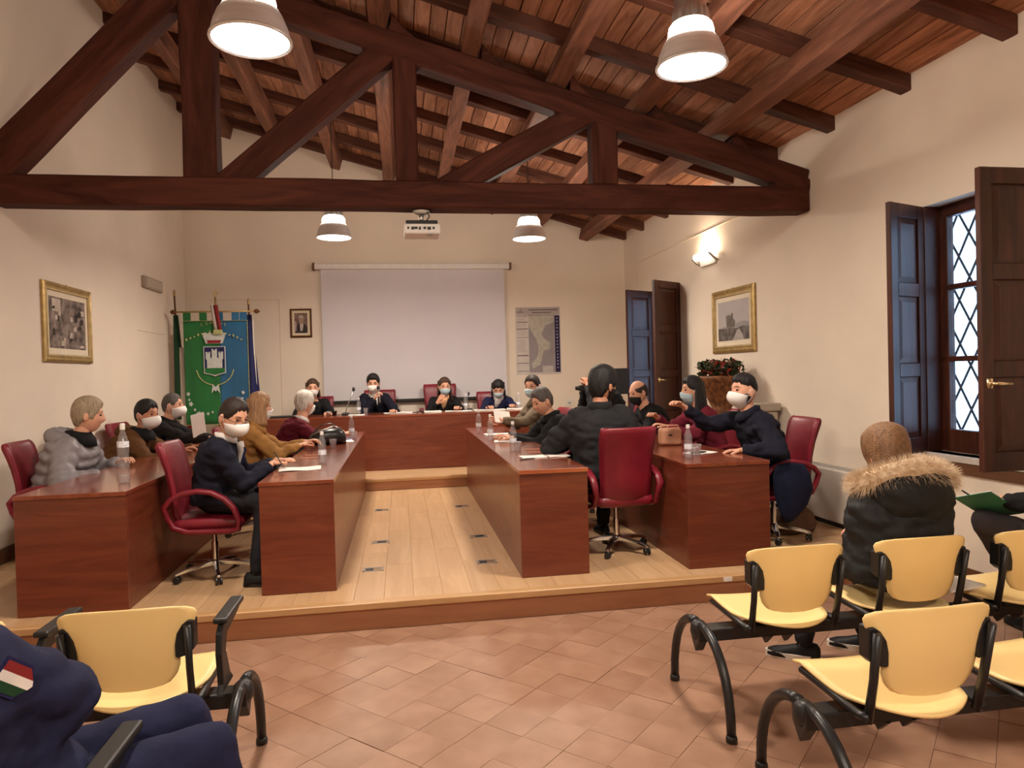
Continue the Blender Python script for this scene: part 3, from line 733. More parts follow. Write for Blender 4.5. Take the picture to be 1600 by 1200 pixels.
SKIN2 = mat('skin_olive', lin(190, 132, 104), .5, var=.10, scale=(22, 22, 22), spec=.35)
HAIR = {k: mat('hair_' + k, c, .55, var=.35, scale=(90, 90, 14), bump=.5, bscale=120, spec=.35) for k, c in dict(black=(.012, .010, .010), dark=(.028, .018, .014), brown=(.07, .035, .02), grey=(.24, .22, .20), white=(.62, .57, .50), blonde=(.36, .20, .10), sandy=(.34, .26, .17), salt=(.10, .085, .078), honey=(.22, .115, .055)).items()}
M_FFP = mat('white_respirator', (.86, .84, .82), .8, var=.03, spec=.15)
M_SURG = mat('blue_surgical_mask', (.50, .68, .76), .8, var=.06, scale=(3, 3, 60), spec=.15)
M_BMASK = mat('black_cloth_mask', (.015, .015, .017), .85, var=.1)
M_EYE = mat('dark_eye', (.02, .015, .012), .2, var=.1)
def hsurf(az, z, off=0.0):
    """point on the head surface at azimuth az (0 = face) and height z, pushed out by off"""
    sz = max(-.97, min(.999, z / .118)); r = math.sqrt(1 - sz * sz)
    if z > 0: off *= min(1, r * 1.5)
    jx = 1 - .22 * max(0, -sz) ** 1.5; ca = math.cos(az)
    yb = 1 - .30 * max(0, -sz) if ca < 0 else 1 + .05 * max(0, -sz)
    return Vector(((.076 * jx * r + off) * math.sin(az), (.094 * yb * r + off) * ca, z))
def head_geo(mb, X):
    n, m = 40, 32; rings = []
    for i in range(m + 1):
        a = -math.pi / 2 + math.pi * min(max(i, .15), m - .15) / m; z = .118 * math.sin(a); ring = []
        for j in range(n):
            az = 2 * math.pi * j / n; p = hsurf(az, z)
            if math.cos(az) > 0:
                g = lambda cx, sx, cz, s_: math.exp(-((abs(p.x) - cx) / sx) ** 2 - ((p.z - cz) / s_) ** 2)
                p.y += .021 * g(0, .012, -.022, .016) + .012 * g(0, .009, .004, .02) - .011 * g(.031, .015, .014, .013) + .005 * g(.028, .022, .036, .009) + .006 * g(0, .022, -.066, .008) + .010 * g(0, .026, -.098, .018) + .004 * g(.045, .018, -.02, .02)
            ring.append(X @ p)
        rings.append(ring)
    mb.loft(rings)
    for s in (-1, 1):
        e = MB(); e.ell((s * .079, -.006, -.004), (.009, .020, .032), 10, 8, Matrix.Rotation(s * .35, 3, 'Z')); mb.add([X @ Vector(p) for p in e.v], e.f)
def hair_cap(style, X, seed=0):
    """closed cap that rises out of the scalp along the hairline"""
    n, m = 48, 34; rings = []; rd = random.Random(seed)
    ph = [rd.uniform(0, 6.28) for _ in range(6)]
    th = style.get('thick', .016); fr = style.get('front', .070); sd = style.get('side', .005); bk = style.get('back', -.075); bald = style.get('bald', False)
    for i in range(m + 1):
        a = -math.pi / 2 + math.pi * min(max(i, .15), m - .15) / m; z = .118 * math.sin(a); ring = []
        for j in range(n):
            az = 2 * math.pi * j / n; c = abs((az + math.pi) % (2 * math.pi) - math.pi) / math.pi      # 0 front .. 1 back
            line = fr + (sd - fr) * min(1, max(0, (c - .16) / .22)) if c < .5 else sd + (bk - sd) * min(1, (c - .5) / .25)
            line += .004 * math.sin(11 * az + ph[3]) + .003 * math.sin(29 * az + ph[4]); d = (z - line) / .016; k = 1 / (1 + math.exp(-max(-20, min(20, d * 2.2))))
            if bald: k *= 1 / (1 + math.exp(max(-20, min(20, (z - (.062 + .02 * (c - .5))) / .006))))
            top = max(0, z / .118); off = -.012 + k * (.012 + th * (.38 + .95 * top) + (1 - .9 * top) * (.004 * math.sin(9 * az + ph[0]) * math.sin(40 * z + ph[1]) + .003 * math.sin(23 * az + ph[2])))
            if style.get('quiff') and c < .3: off += k * style['quiff'] * (1 - c / .3)
            p = hsurf(az, z, off); p.z += off * math.sin(a) if k > .5 else 0
            ring.append(X @ p)
        rings.append(ring)
    return MB().loft(rings)
def hair_curtain(mb, X, length, az0=55, flare=.012, seed=0, wave=.004, back=.0):
    rd = random.Random(seed); rings = []; zz = .075; k = 0; ph = rd.uniform(0, 6)
    while zz > -length:
        t = (.075 - zz) / (.075 + length); rx = .086 + flare * t + .006; ry = .104 + flare * t; n = 22; ring = []
        a0 = R(az0 + 22 * (1 - t)); tk = .024 * (1 - .45 * t) if t > .06 else .006
        for i in range(n + 1):
            az = a0 + (2 * math.pi - 2 * a0) * i / n; w = 1 + wave / .09 * math.sin(8 * az + ph + 3 * t)
            ring.append(X @ Vector((rx * w * math.sin(az), ry * w * math.cos(az) - back * t, zz)))
        for i in range(n, -1, -1):
            az = a0 + (2 * math.pi - 2 * a0) * i / n
            ring.append(X @ Vector(((rx - tk) * math.sin(az), (ry - tk) * math.cos(az) - back * t, zz)))
        rings.append(ring); zz -= .025
    return mb.loft(rings)
def mask_geo(kind, X):
    nu, nv = 18, 12; out = []; inn = []
    amax = R(78 if kind == 'ffp' else 70); v0 = .004 if kind == 'ffp' else -.004
    for j in range(nv + 1):
        v = j / nv
        for i in range(nu + 1):
            u = -1 + 2 * i / nu; zt = v0 - .030 * abs(u) ** 1.3; zb = -.125 + .022 * abs(u) ** 2; z = zt + (zb - zt) * v
            if kind == 'ffp': o = .005 + .047 * (1 - abs(u)) ** .9 * (math.sin(math.pi * (.12 + .82 * v)) ** .8)
            else: o = .006 + .026 * (1 - u * u) * math.sin(math.pi * (.25 + .6 * v)) + .0018 * math.sin(v * 6 * math.pi)
            out.append(X @ hsurf(u * amax, max(z, -.112), o)- X.to_3x3() @ Vector((0, 0, max(0, -.112 - z))) )
            inn.append(X @ hsurf(u * amax, max(z, -.112), o - .004) - X.to_3x3() @ Vector((0, 0, max(0, -.112 - z))))
    n = (nu + 1) * (nv + 1); f = []
    for j in range(nv):
        for i in range(nu):
            a = j * (nu + 1) + i; f.append((a, a + 1, a + nu + 2, a + nu + 1)); f.append((n + a, n + a + nu + 1, n + a + nu + 2, n + a + 1))
    ed = list(range(nu + 1)) + [j * (nu + 1) + nu for j in range(1, nv + 1)] + [nv * (nu + 1) + i for i in range(nu - 1, -1, -1)] + [j * (nu + 1) for j in range(nv - 1, 0, -1)]
    for k in range(len(ed)):
        a, b = ed[k], ed[(k + 1) % len(ed)]; f.append((a, b, n + b, n + a))
    return MB().add(out + inn, f), amax
def ik(S, T, l1, l2, hint):
    d = T - S; L = d.length
    if L > (l1 + l2) * .985: T = S + d * ((l1 + l2) * .985 / L); d = T - S; L = d.length
    a = (l1 * l1 - l2 * l2 + L * L) / (2 * L); hgt = math.sqrt(max(0, l1 * l1 - a * a)); u = d / L
    hv = (hint - u * hint.dot(u)).normalized()
    return S + u * a + hv * hgt, T
def hand_geo(palm, fing, W, d, nrm, side, curl=.5, sc_=1.0, spread=.1):
    """palm goes to the body union, five fingers to the fine pieces"""
    d = d.normalized(); nrm = (nrm - d * nrm.dot(d)).normalized(); ac = d.cross(nrm) * side       # ac points to the thumb side
    k = sc_
    for q in (-.026, -.009, .009, .026): palm.caps(W + d * .005 * k + ac * q * .7 * k, W + d * .082 * k + ac * q * k, .015 * k, .0125 * k, 8, 2)
    for q, ln in ((.029, .072), (.010, .082), (-.010, .077), (-.029, .060)):
        b = W + d * .080 * k + ac * q * k; dd = (d + ac * q * spread * 30 * .1).normalized(); pts = [b]; p = b; ang = 0
        for sgi, fr in enumerate((.45, .32, .23)):
            ang += curl * (.55, .75, .55)[sgi]; v = dd * math.cos(ang) + nrm * math.sin(ang); p = p + v * ln * fr * k; pts.append(p)
        fing.tube([pts[0] - dd * .01] + pts + [pts[-1] + (pts[-1] - pts[-2]).normalized() * .004], [.0088 * k, .0088 * k, .0082 * k, .0075 * k, .0062 * k, .002], 8)
    b = W + d * .022 * k + ac * .030 * k; v1 = (d * .75 + ac * .62 + nrm * .25).normalized(); v2 = (d * .95 + ac * .15 + nrm * (.3 + .3 * curl)).normalized()
    p1 = b + v1 * .034 * k; p2 = p1 + v2 * .028 * k; p3 = p2 + v2 * .02 * k
    fing.tube([b - v1 * .012, b, p1, p2, p3, p3 + v2 * .004], [.011 * k, .012 * k, .0102 * k, .0092 * k, .007 * k, .002], 8)
PEOPLE = {}
SCALE = 1.08
def person(label, hip, face, head, look, pitch=0, hands=(None, None), floor=None, top=None, legs=None, hair='dark', hstyle=None, long=None, mask=None, skin=None, s=1.0, group=None,
           puff=0, bulk=1.0, hood=None, collar=None, knees=None, feet=None, shoes=True, curl=(.8, .8), palm=(None, None), elbow=(None, None), scarf=None, shirt=None, glasses=False, beard=None, vox=.016, tilt=0, hemdrop=.02, eyes=True, tie=None, sole=None, front=None):
    hip = Vector(hip); floor = HP if floor is None else floor; skin = skin or SKIN; s *= SCALE
    base = Vector((hip.x, hip.y, floor)); root = empty('person', base, 0, label, 'person', group)
    loc = lambda p: Vector(p) - base
    F = Vector((math.cos(R(face)), math.sin(R(face)), 0)); Rt = Vector((F.y, -F.x, 0)); Z = Vector((0, 0, 1))
    P = loc(hip); H = loc(head)
    lf = Vector((math.cos(R(look)), math.sin(R(look)), 0)); lr = Vector((lf.y, -lf.x, 0))
    fwd = lf * math.cos(R(pitch)) + Z * math.sin(R(pitch)); up = (Z * math.cos(R(pitch)) - lf * math.sin(R(pitch)))
    if tilt: Q = Matrix.Rotation(R(tilt), 3, fwd); up = Q @ up; lr = Q @ lr
    K = 1.05 * s
    X = Matrix(((lr.x * K, fwd.x * K, up.x * K, H.x), (lr.y * K, fwd.y * K, up.y * K, H.y), (lr.z * K, fwd.z * K, up.z * K, H.z), (0, 0, 0, 1)))
    NB = H - up * .095 * K - Z * .062 - fwd * .034 - F * .012
    mid = (P + NB) / 2 - F * .045
    def spine(t): return P * (1 - t) ** 2 + mid * (2 * t * (1 - t)) + NB * t * t
    def torso(mb, k, kd=1.0, t0=0.0, puffy=0, n=18):
        prof = [(0, .172, .128), (.12, .170, .126), (.28, .160, .118), (.45, .162, .116), (.62, .174, .118), (.76, .182, .112), (.86, .172, .100), (.93, .125, .082), (.98, .078, .070), (1.03, .060, .062)]
        rings = []; steps = 40 if puffy else 20
        for q in range(steps + 1):
            t = t0 + (1.03 - t0) * q / steps
            for a, b in zip(prof[:-1], prof[1:]):
                if a[0] <= t <= b[0] or (t < 0 and a[0] == 0): break
            e = max(0, (t - a[0]) / (b[0] - a[0])); hw = (a[1] + (b[1] - a[1]) * e) * s; hd = (a[2] + (b[2] - a[2]) * e) * s
            pm = 1 + puffy * abs(math.sin(t * math.pi * 5.5)) if puffy else 1
            c = spine(t); tg = (spine(t + .02) - spine(t - .02)).normalized(); dp = tg.cross(Rt) * -1
            if dp.dot(F) < 0: dp = -dp
            neck = max(0, (t - .9) / .13)
            rings.append([c + Rt * (hw * (k * (1 - neck) + neck) * pm * math.copysign(abs(math.cos(a_)) ** .85, math.cos(a_))) + dp * (hd * (kd * (1 - neck) + neck) * pm * math.copysign(abs(math.sin(a_)) ** .9, math.sin(a_))) for a_ in [2 * math.pi * j / n for j in range(n)]])
        mb.loft(rings)
    SHO = spine(.885); body = MB(); fine = MB(); jk = MB()
    torso(body, .74, .74); torso(jk, 1.05 * bulk, 1.05 * bulk, 0.0 if not hemdrop else -.05, puff)
    body.caps(NB - Z * .03, H - up * .045 * K - fwd * .012, .056 * s, .054 * s, 12)
    wr = []
    for i, sd in ((0, -1), (1, 1)):
        S = SHO + Rt * (sd * .172 * s) - Z * .012
        T = hands[i]
        T = loc(T) if T is not None else S + F * .22 - Z * .38 - Rt * sd * .05
        hint = Rt * sd * .55 - Z * .85 - F * .15
        if elbow[i] is not None: hint = Vector(elbow[i])
        E, W = ik(S, T, .285 * s, .255 * s, hint); wr.append((E, W))
        body.caps(S - Rt * sd * .05 - Z * .02, E, .030 * s, .030 * s); body.caps(E, W, .031 * s, .027 * s)
        d = (W - E).normalized(); nr = Vector(palm[i]) if palm[i] is not None else Vector((0, 0, -1))
        if abs(nr.dot(d)) > .9: nr = F
        hand_geo(body, fine, W, d, nr, 1 if sd < 0 else -1, curl[i], s)
        b = bulk
        npt = 14; r0, r1, r2 = .068 * s * b, .056 * s * b, .042 * s * (1 + (b - 1) * .6)
        def arm(A, B, ra, rb, k0):
            pts = []; rr = []
            for q in range(npt + 1):
                t = q / npt; pm = 1 + puff * 1.5 * abs(math.sin((k0 + t) * math.pi * 3.5)) if puff else 1 + .035 * math.sin(11 * t + k0 * 5)
                pts.append(A.lerp(B, t)); rr.append((ra + (rb - ra) * t) * pm)
            jk.tube(pts, rr, 12)
        Ss = S - Rt * sd * .03 + Z * .002
        arm(Ss, E, r0, r1, 0); jk.ell(Ss, (r0, r0, r0 * .98)); jk.ell(E, (r1, r1, r1)); arm(E, E.lerp(W, .97), r1 * .98, r2, 1.3)
    if puff: pass
    lg = MB(); lg.ell(P - Z * .005 + F * .02, (.165 * s, .15 * s, .095 * s), rot=Matrix.Rotation(R(face) - math.pi / 2, 3, 'Z'))
    for i, sd in ((0, -1), (1, 1)):
        hp_ = P + Rt * (sd * .085)
        kn = loc(knees[i]) if knees else hp_ + F * .43 + Rt * sd * .05 - Z * .01
        an = loc(feet[i]) if feet else Vector((kn.x + F.x * .02, kn.y + F.y * .02, .09))
        body.caps(hp_, kn, .058 * s, .044 * s); body.caps(kn, an, .040 * s, .030 * s)
        lg.caps(hp_, kn, .086 * s, .066 * s, 12); lg.caps(kn, an + (kn - an) * .06, .064 * s, .052 * s, 12)
        if shoes:
            fd = F if not (feet and len(feet) > 2) else Vector(feet[2]); fr = Vector((fd.y, -fd.x, 0)); fz = an - Z * .09
            sh = MB(); rings = []
            for u, w_, h_ in ((-.085, .026, .06), (-.07, .036, .085), (-.02, .038, .092), (.04, .040, .07), (.10, .046, .052), (.15, .042, .042), (.18, .026, .03), (.19, .012, .02)):
                c = fz + fd * u
                rings.append([c + fr * (w_ * math.cos(a)) + Z * (.012 + max(0, h_ * math.sin(a)) if math.sin(a) > 0 else .012) for a in [2 * math.pi * j / 14 for j in range(14)]])
            so = sh.loft(rings).obj('shoe', M_SHOE, root, smooth=True)
            sl = MB(); rings = []
            for zz in (.0, .034 if sole else .022):
                rings.append([fz + fd * (.052 + .146 * math.cos(a)) + fr * (.046 * math.sin(a)) + Z * zz for a in [2 * math.pi * j / 20 for j in range(20)]])
            sl.loft(rings).obj('sole', sole or M_BLACKP, so)
    head_geo(fine, X)
    bo = body.obj('body', skin, root); queue(bo, .017, 3); EXTRA[bo.name] = fine
    jo = jk.obj('jacket', top, root); queue(jo, vox, 5 if not puff else 3)
    to = lg.obj('trousers', legs or M_TROUSER, root); queue(to, .02, 4)
    if hemdrop > .05:                       # coat skirts over the thighs
        pass
    if hair:
        hm = HAIR[hair]; cap = hair_cap(hstyle or {}, X, len(label)); ho = cap.obj('hair', hm, root, smooth=True)
        if long: hair_curtain(MB(), X, **long).obj('hair_length', hm, ho, smooth=True)
        if not (hstyle or {}).get('bald'):
            for sd in (-1, 1): MB().tube([X @ Vector((sd * .016, .092, .036)), X @ Vector((sd * .032, .088, .041)), X @ Vector((sd * .048, .074, .036))], [.0018, .0028, .0014], 5).obj('eyebrow', HAIR[hair if hair not in ('white', 'grey') else 'grey'], root)
    if eyes:
        for sd in (-1, 1): MB().ell(X @ Vector((sd * .031, .079, .013)), (.012, .010, .0075), 10, 6, X.to_3x3().normalized()).obj('eye', M_EYE, root, smooth=True)
    if beard:
        n = 26; rg = []
        bm_ = MB(); rows = []
        for j in range(9):
            v = j / 8; ring = []
            for i in range(n + 1):
                u = -1 + 2 * i / n; z = -.028 - .088 * v + .02 * abs(u); ring.append((u, z))
            rows.append(ring)
        vs = [X @ hsurf(u * R(98), max(z, -.113), .004) for r_ in rows for u, z in r_] + [X @ hsurf(u * R(98), max(z, -.113), -.006) for r_ in rows for u, z in r_]
        N = (n + 1) * 9; fs = []
        for j in range(8):
            for i in range(n):
                a = j * (n + 1) + i; fs += [(a, a + 1, a + n + 2, a + n + 1), (N + a, N + a + n + 1, N + a + n + 2, N + a + 1)]
        bm_.add(vs, fs).obj('beard', HAIR[beard], root, smooth=True)
    if mask:
        g, am = mask_geo('ffp' if mask in ('ffp',) else 'surg', X)
        mo = g.obj('face_mask', {'ffp': M_FFP, 'surg': M_SURG, 'black': M_BMASK, 'white': M_FFP}[mask], root, smooth=True)
        for sd in (-1, 1):
            MB().tube([X @ hsurf(sd * am, -.030, .006), X @ Vector((sd * .084, .012, .006)), X @ Vector((sd * .087, -.012, .022)), X @ Vector((sd * .088, -.024, .0)), X @ Vector((sd * .086, -.014, -.03)), X @ hsurf(sd * am, -.095, .006)], .0016, 5).obj('ear_loop', M_FFP if mask != 'black' else M_BMASK, mo)
    if glasses:
        gm = MB()
        for sd in (-1, 1):
            gm.tube([X @ Vector((sd * .033 + .024 * math.cos(a), .104 - .012 * abs(math.cos(a) * .5 + sd * .5) , .004 + .016 * math.sin(a))) for a in [2 * math.pi * k / 14 for k in range(15)]], .0022, 6)
            gm.tube([X @ Vector((sd * .058, .096, .010)), X @ Vector((sd * .080, .06, .012)), X @ Vector((sd * .086, -.01, .012))], .0022, 6)
        gm.tube([X @ Vector((-.009, .108, .006)), X @ Vector((0, .112, .008)), X @ Vector((.009, .108, .006))], .002, 6)
        gm.obj('glasses', M_FRAME, root)
    def ringcol(name, m, r0, r1, zlo, zhi, open_=.0, th=.012):
        g = MB(); rings = []; c0 = NB; n = 26
        for zz, rr in ((zlo, r0), ((zlo + zhi) / 2, (r0 + r1) / 2 + .006), (zhi, r1), (zhi, r1 - th), (zlo, r0 - th)):
            rings.append([c0 + Z * zz + F * (.012 + rr * math.cos(a) * 1.0) + Rt * (rr * math.sin(a)) - F * (.35 * max(0, zz)) - Z * (open_ * max(0, math.cos(a))) for a in [2 * math.pi * j / n for j in range(n)]])
        o = g.loft(rings, False, True).obj(name, m, root, smooth=True); return o
    if shirt: ringcol('shirt_collar', shirt, .072 * s, .062 * s, -.012, .045, .03)
    if collar: ringcol('collar', collar, .095 * s, .080 * s, -.03, .055, .05, .014)
    if scarf: ringcol('scarf', scarf, .105 * s, .082 * s, -.06, .055, .02, .03)
    if tie:
        ch = spine(.80) + F * .128 * s * bulk; lo = spine(.42) + F * .128 * s * bulk
        MB().loft([[q + Rt * a + F * b for a, b in ((-w_, 0), (0, .008), (w_, 0), (0, -.02))] for q, w_ in ((NB + F * .075 - Z * .01, .012), (ch + F * .012, .020), (lo, .034))]).obj('tie', tie, root, smooth=True)
    if front:                                # shirt or blouse showing between the lapels
        rows = []
        for t_, w_ in ((.50, .010), (.58, .022), (.68, .034), (.78, .044), (.87, .050), (.93, .046)):
            q = spine(t_) + F * (.112 * s * 1.05 * bulk * (1 if t_ < .8 else 1 - (t_ - .8) * 1.6) + .012)
            rows.append([q + Rt * (w_ * u) + F * (.010 * (1 - abs(u)) - (.03 if inner else 0)) for u, inner in ((-1, 0), (-.5, 0), (0, 0), (.5, 0), (1, 0), (1, 1), (0, 1), (-1, 1))])
        MB().loft(rows).obj('shirt_front', front, root, smooth=True)
    if hood:
        hm_, hk = hood; g = MB(); cz = NB - F * (.085 * hk) - Z * .01
        for q in range(9):
            a = math.pi * (-.15 + 1.3 * q / 8); g.ell(cz + Rt * (.115 * hk * math.cos(a)) - F * (.07 * hk * math.sin(a)) + Z * (.03 * math.sin(a)), (.055 * hk, .055 * hk, .062 * hk), 10, 8)
        g.ell(cz - F * .03 - Z * .06, (.10 * hk, .06 * hk, .10 * hk))
        ho = g.obj('hood', hm_, root); queue(ho, .015, 6)
    PEOPLE[label] = dict(root=root, NB=NB + base, spine=spine, wr=[(e + base, w_ + base) for e, w_ in wr], F=F, Rt=Rt, base=base, X=X, SHO=SHO + base)
    return PEOPLE[label]
M_SHOE = cloth('black_shoe', (.012, .012, .013), .5, bump=.1)
M_TROUSER = cloth('charcoal_trouser', (.016, .016, .02))
M_FRAME = mat('tortoise_frame', (.03, .012, .008), .3, var=.3)
C_NAVY = cloth('navy_suiting', lin(24, 25, 38)); C_BLACK = cloth('black_wool', (.010, .010, .011)); C_CHAR = cloth('charcoal_cloth', (.018, .018, .020))
C_PUFF = mat('grey_puffer', lin(128, 122, 126), .5, var=.12, scale=(10, 10, 10), bump=.25, bscale=18, spec=.4)
C_BROWN = cloth('brown_coat', lin(92, 60, 34)); C_DARKJ = cloth('dark_brown_jacket', (.014, .012, .012)); C_CAMEL = cloth('camel_coat', lin(156, 112, 62), scale=(5, 5, 5))
C_BURG = cloth('burgundy_knit', lin(88, 20, 34)); C_TAUPE = cloth('taupe_jacket', lin(104, 90, 74)); C_BLAZER = cloth('navy_blazer', lin(34, 36, 70)); C_PEACH = cloth('peach_blouse', lin(226, 176, 132)); C_WHITE = cloth('white_shirt', (.78, .75, .72), bump=.1)
C_ROSE = cloth('rose_burgundy_top', lin(112, 34, 50)); C_UNI = cloth('navy_uniform', lin(34, 37, 66)); C_MATTE = cloth('black_parka', (.013, .013, .014), .55, bump=.5, bscale=14)
TD = HP + .747 + .03; TH = HS + .747 + .03; HZ = HP + .565; HZ2 = HS + .58
SHORT = dict(thick=.014); 
person('man in grey puffer jacket sitting at far left, head turned away', (-2.66, 5.97, HZ), 0, (-2.47, 6.05, 1.35), 22, -8, ((-2.30, 6.20, TD), (-2.28, 5.80, TD - .06)), top=C_PUFF, puff=.17, bulk=1.20, hood=(C_PUFF, 1.15), scarf=C_BLACK, hair='sandy', hstyle=dict(thick=.02, side=-.02, back=-.085), elbow=(None, (-.75, -.75, -.5)), vox=.014)
person('man in brown hooded coat and white mask at left', (-2.74, 7.10, HZ), 0, (-2.40, 7.15, 1.295), -22, -6, ((-2.02, 7.30, TD), (-2.05, 6.95, TD)), top=C_BROWN, bulk=1.18, hood=(C_BROWN, 1.1), hair='black', mask='ffp', skin=SKIN2, hstyle=dict(thick=.016, front=.068), scarf=C_BLACK)
person('man in dark jacket and white mask beside the green banner', (-2.76, 8.25, HZ), -4, (-2.54, 8.38, 1.335), 2, -4, ((-2.10, 8.35, TD), (-2.08, 8.12, TD + .02)), top=C_DARKJ, bulk=1.10, collar=C_DARKJ, hair='salt', hstyle=dict(thick=.009), mask='ffp', shirt=C_WHITE)
person('man in navy suit and glasses writing, white respirator mask', (-1.36, 5.40, HZ), 0, (-1.20, 5.31, 1.335), -38, -22, ((-.98, 5.62, TD), (-.97, 5.40, TD + .015)), top=C_NAVY, bulk=1.14, shirt=C_WHITE, front=C_WHITE, tie=C_BLAZER, hair='dark', hstyle=dict(thick=.013, front=.072, side=.0), mask='ffp', glasses=True, curl=(.5, 1.1), vox=.013, feet=((-.86, 5.52, HP + .09), (-1.02, 5.06, HP + .09)), knees=((-.93, 5.52, HZ - .02), (-.98, 5.20, HZ - .02)))
person('blonde woman in camel coat turned towards the head table', (-1.38, 6.88, HZ), 6, (-1.30, 6.78, 1.345), 42, -4, ((-.93, 7.05, TD + .03), (-.95, 6.80, TD + .02)), top=C_CAMEL, bulk=1.08, hair='blonde', hstyle=dict(thick=.016), long=dict(length=.165, az0=66, flare=-.004), mask='white', collar=C_CAMEL, s=.96, skin=SKIN)
person('white haired man in burgundy sweater, back of head to viewer', (-1.33, 8.17, HZ), 10, (-1.07, 8.10, 1.32), 55, -4, ((-.80, 8.35, TD), (-.66, 8.02, TD + .01)), top=C_BURG, bulk=1.12, shirt=C_WHITE, hair='white', hstyle=dict(thick=.018, side=-.01), mask='white')
person('woman in black at the left end of the head table', (-1.23, 10.76, HZ2), -86, (-1.27, 10.55, 1.455), -82, -6, ((-1.02, 10.15, TH), (-1.40, 10.17, TH)), floor=HS, top=C_BLACK, bulk=1.06, hair='brown', hstyle=dict(thick=.014), long=dict(length=.15, az0=80, flare=.004), mask='white', s=.97)
H_ = person('dark suited man speaking into a hand microphone', (-.34, 10.78, HZ2), -90, (-.405, 10.56, 1.50), -92, -12, ((-.12, 10.20, TH), (-.385, 10.40, 1.285)), floor=HS, top=C_NAVY, bulk=1.12, shirt=C_WHITE, front=C_WHITE, tie=C_BLACK, hair='black', hstyle=dict(thick=.017, quiff=.008), mask='ffp', curl=(.4, 1.25), palm=(None, (1, 0, 0)))
person('woman in black blazer over peach blouse at the table centre', (.61, 10.80, HZ2), -92, (.64, 10.55, 1.425), -84, -10, ((.82, 10.22, TH), (.52, 10.34, 1.20)), floor=HS, top=C_BLACK, bulk=1.04, hair='brown', hstyle=dict(thick=.014), long=dict(length=.22, az0=76, flare=.012), mask='surg', s=.97, shirt=C_PEACH, front=C_PEACH, palm=(None, (.3, .9, 0)))
person('woman in navy blazer writing with head bowed, blue mask', (1.38, 10.77, HZ2), -95, (1.44, 10.48, 1.37), -98, -28, ((1.62, 10.16, TH), (1.24, 10.14, TH)), floor=HS, top=C_BLAZER, bulk=1.05, hair='black', hstyle=dict(thick=.017, front=.055), long=dict(length=.14, az0=74, flare=.008), mask='surg', s=.97, shirt=C_WHITE, front=C_WHITE)
person('man in taupe jacket reading a paper at the far right desk end', (1.64, 8.20, HZ), 188, (1.555, 8.28, 1.43), 232, -8, ((1.13, 8.00, 1.06), (1.18, 8.28, 1.05)), top=C_TAUPE, bulk=1.10, collar=C_TAUPE, hair='dark', hstyle=dict(thick=.012), mask='surg', palm=((0, 1, .2), (0, -1, .2)))
person('grey haired man in black coat bent over the right desk', (1.63, 6.95, HZ), 182, (1.415, 7.0, 1.305), 195, -22, ((1.08, 6.85, TD), (1.06, 7.12, TD)), top=C_BLACK, bulk=1.20, collar=C_BLACK, hair='salt', hstyle=dict(thick=.016))
person('broad backed man in black jacket seen from behind', (1.60, 5.46, HZ), 94, (1.605, 5.50, 1.475), 30, -6, ((1.36, 5.84, .98), (1.78, 5.86, .96)), top=C_CHAR, bulk=1.34, collar=C_CHAR, hair='black', hstyle=dict(thick=.024, side=-.01, back=-.085), beard='black', vox=.014, skin=SKIN2, s=1.08, elbow=((-.9, -.1, -.6), (.9, .0, -.6)))
N_ = person('dark haired person holding a camera behind the broad backed man', (2.66, 8.42, HZ + .06), 180, (2.47, 8.45, 1.52), 190, -4, ((2.24, 8.33, 1.43), (2.26, 8.50, 1.42)), top=C_CHAR, bulk=1.1, hair='black', hstyle=dict(thick=.024), curl=(1.0, 1.0), skin=SKIN2)
person('balding man in black mask and black jacket', (2.95, 7.62, HZ), 180, (2.62, 7.55, 1.345), 192, -16, ((2.38, 7.40, TD), (2.36, 7.70, TD)), top=C_BLACK, bulk=1.14, hair='dark', hstyle=dict(thick=.010, bald=True, side=-.005), mask='black')
person('woman with long black hair in burgundy top', (3.08, 6.66, HZ), 180, (2.87, 6.65, 1.38), 178, -4, ((2.50, 6.42, 1.05), (2.52, 6.72, 1.12)), top=C_ROSE, bulk=1.02, hair='black', hstyle=dict(thick=.018), long=dict(length=.27, az0=66, flare=.02), mask='surg', s=.97)
person('bearded man in dark jacket reaching out, white respirator mask', (3.0, 5.42, HZ), 176, (2.80, 5.46, 1.395), 190, 2, ((2.62, 5.16, TD - .01), (2.37, 5.66, 1.27)), top=C_NAVY, bulk=1.20, collar=C_NAVY, hair='black', hstyle=dict(thick=.018, side=.045, back=-.0, front=.07), beard='dark', mask='ffp', curl=(.5, .8), elbow=((.8, -.7, -.3), None), vox=.013)
M_GREYT = cloth('grey_trouser', lin(60, 54, 56))
R_ = person('woman in black parka with fur trimmed hood seated among the public', (2.38, 3.14, .57), 84, (2.48, 3.29, 1.11), 78, -26, ((2.40, 3.44, .68), (2.47, 3.44, .68)), floor=0, top=C_MATTE, bulk=1.34, puff=.03, hair='honey', hstyle=dict(thick=.042, side=-.05, back=-.11), elbow=((-.3, -.2, -1), (.3, -.2, -1)), sole=M_WHITEP, feet=((2.12, 3.52, .09), (2.52, 3.56, .09), (-.8, .6, 0)), knees=((2.22, 3.55, .55), (2.52, 3.57, .55)), vox=.013, s=.97)
S_ = person('seated visitor in grey trousers holding a green folder at the right edge', (3.62, 3.10, .57), 92, (3.72, 3.16, 1.30), 95, -10, ((3.26, 3.42, .83), (3.70, 3.45, .70)), floor=0, top=C_BLACK, bulk=1.1, hair='dark', legs=M_GREYT, knees=((3.20, 3.47, .70), (3.62, 3.55, .57)), feet=((3.50, 3.60, .35), (3.62, 3.58, .09)), curl=(.9, .4))
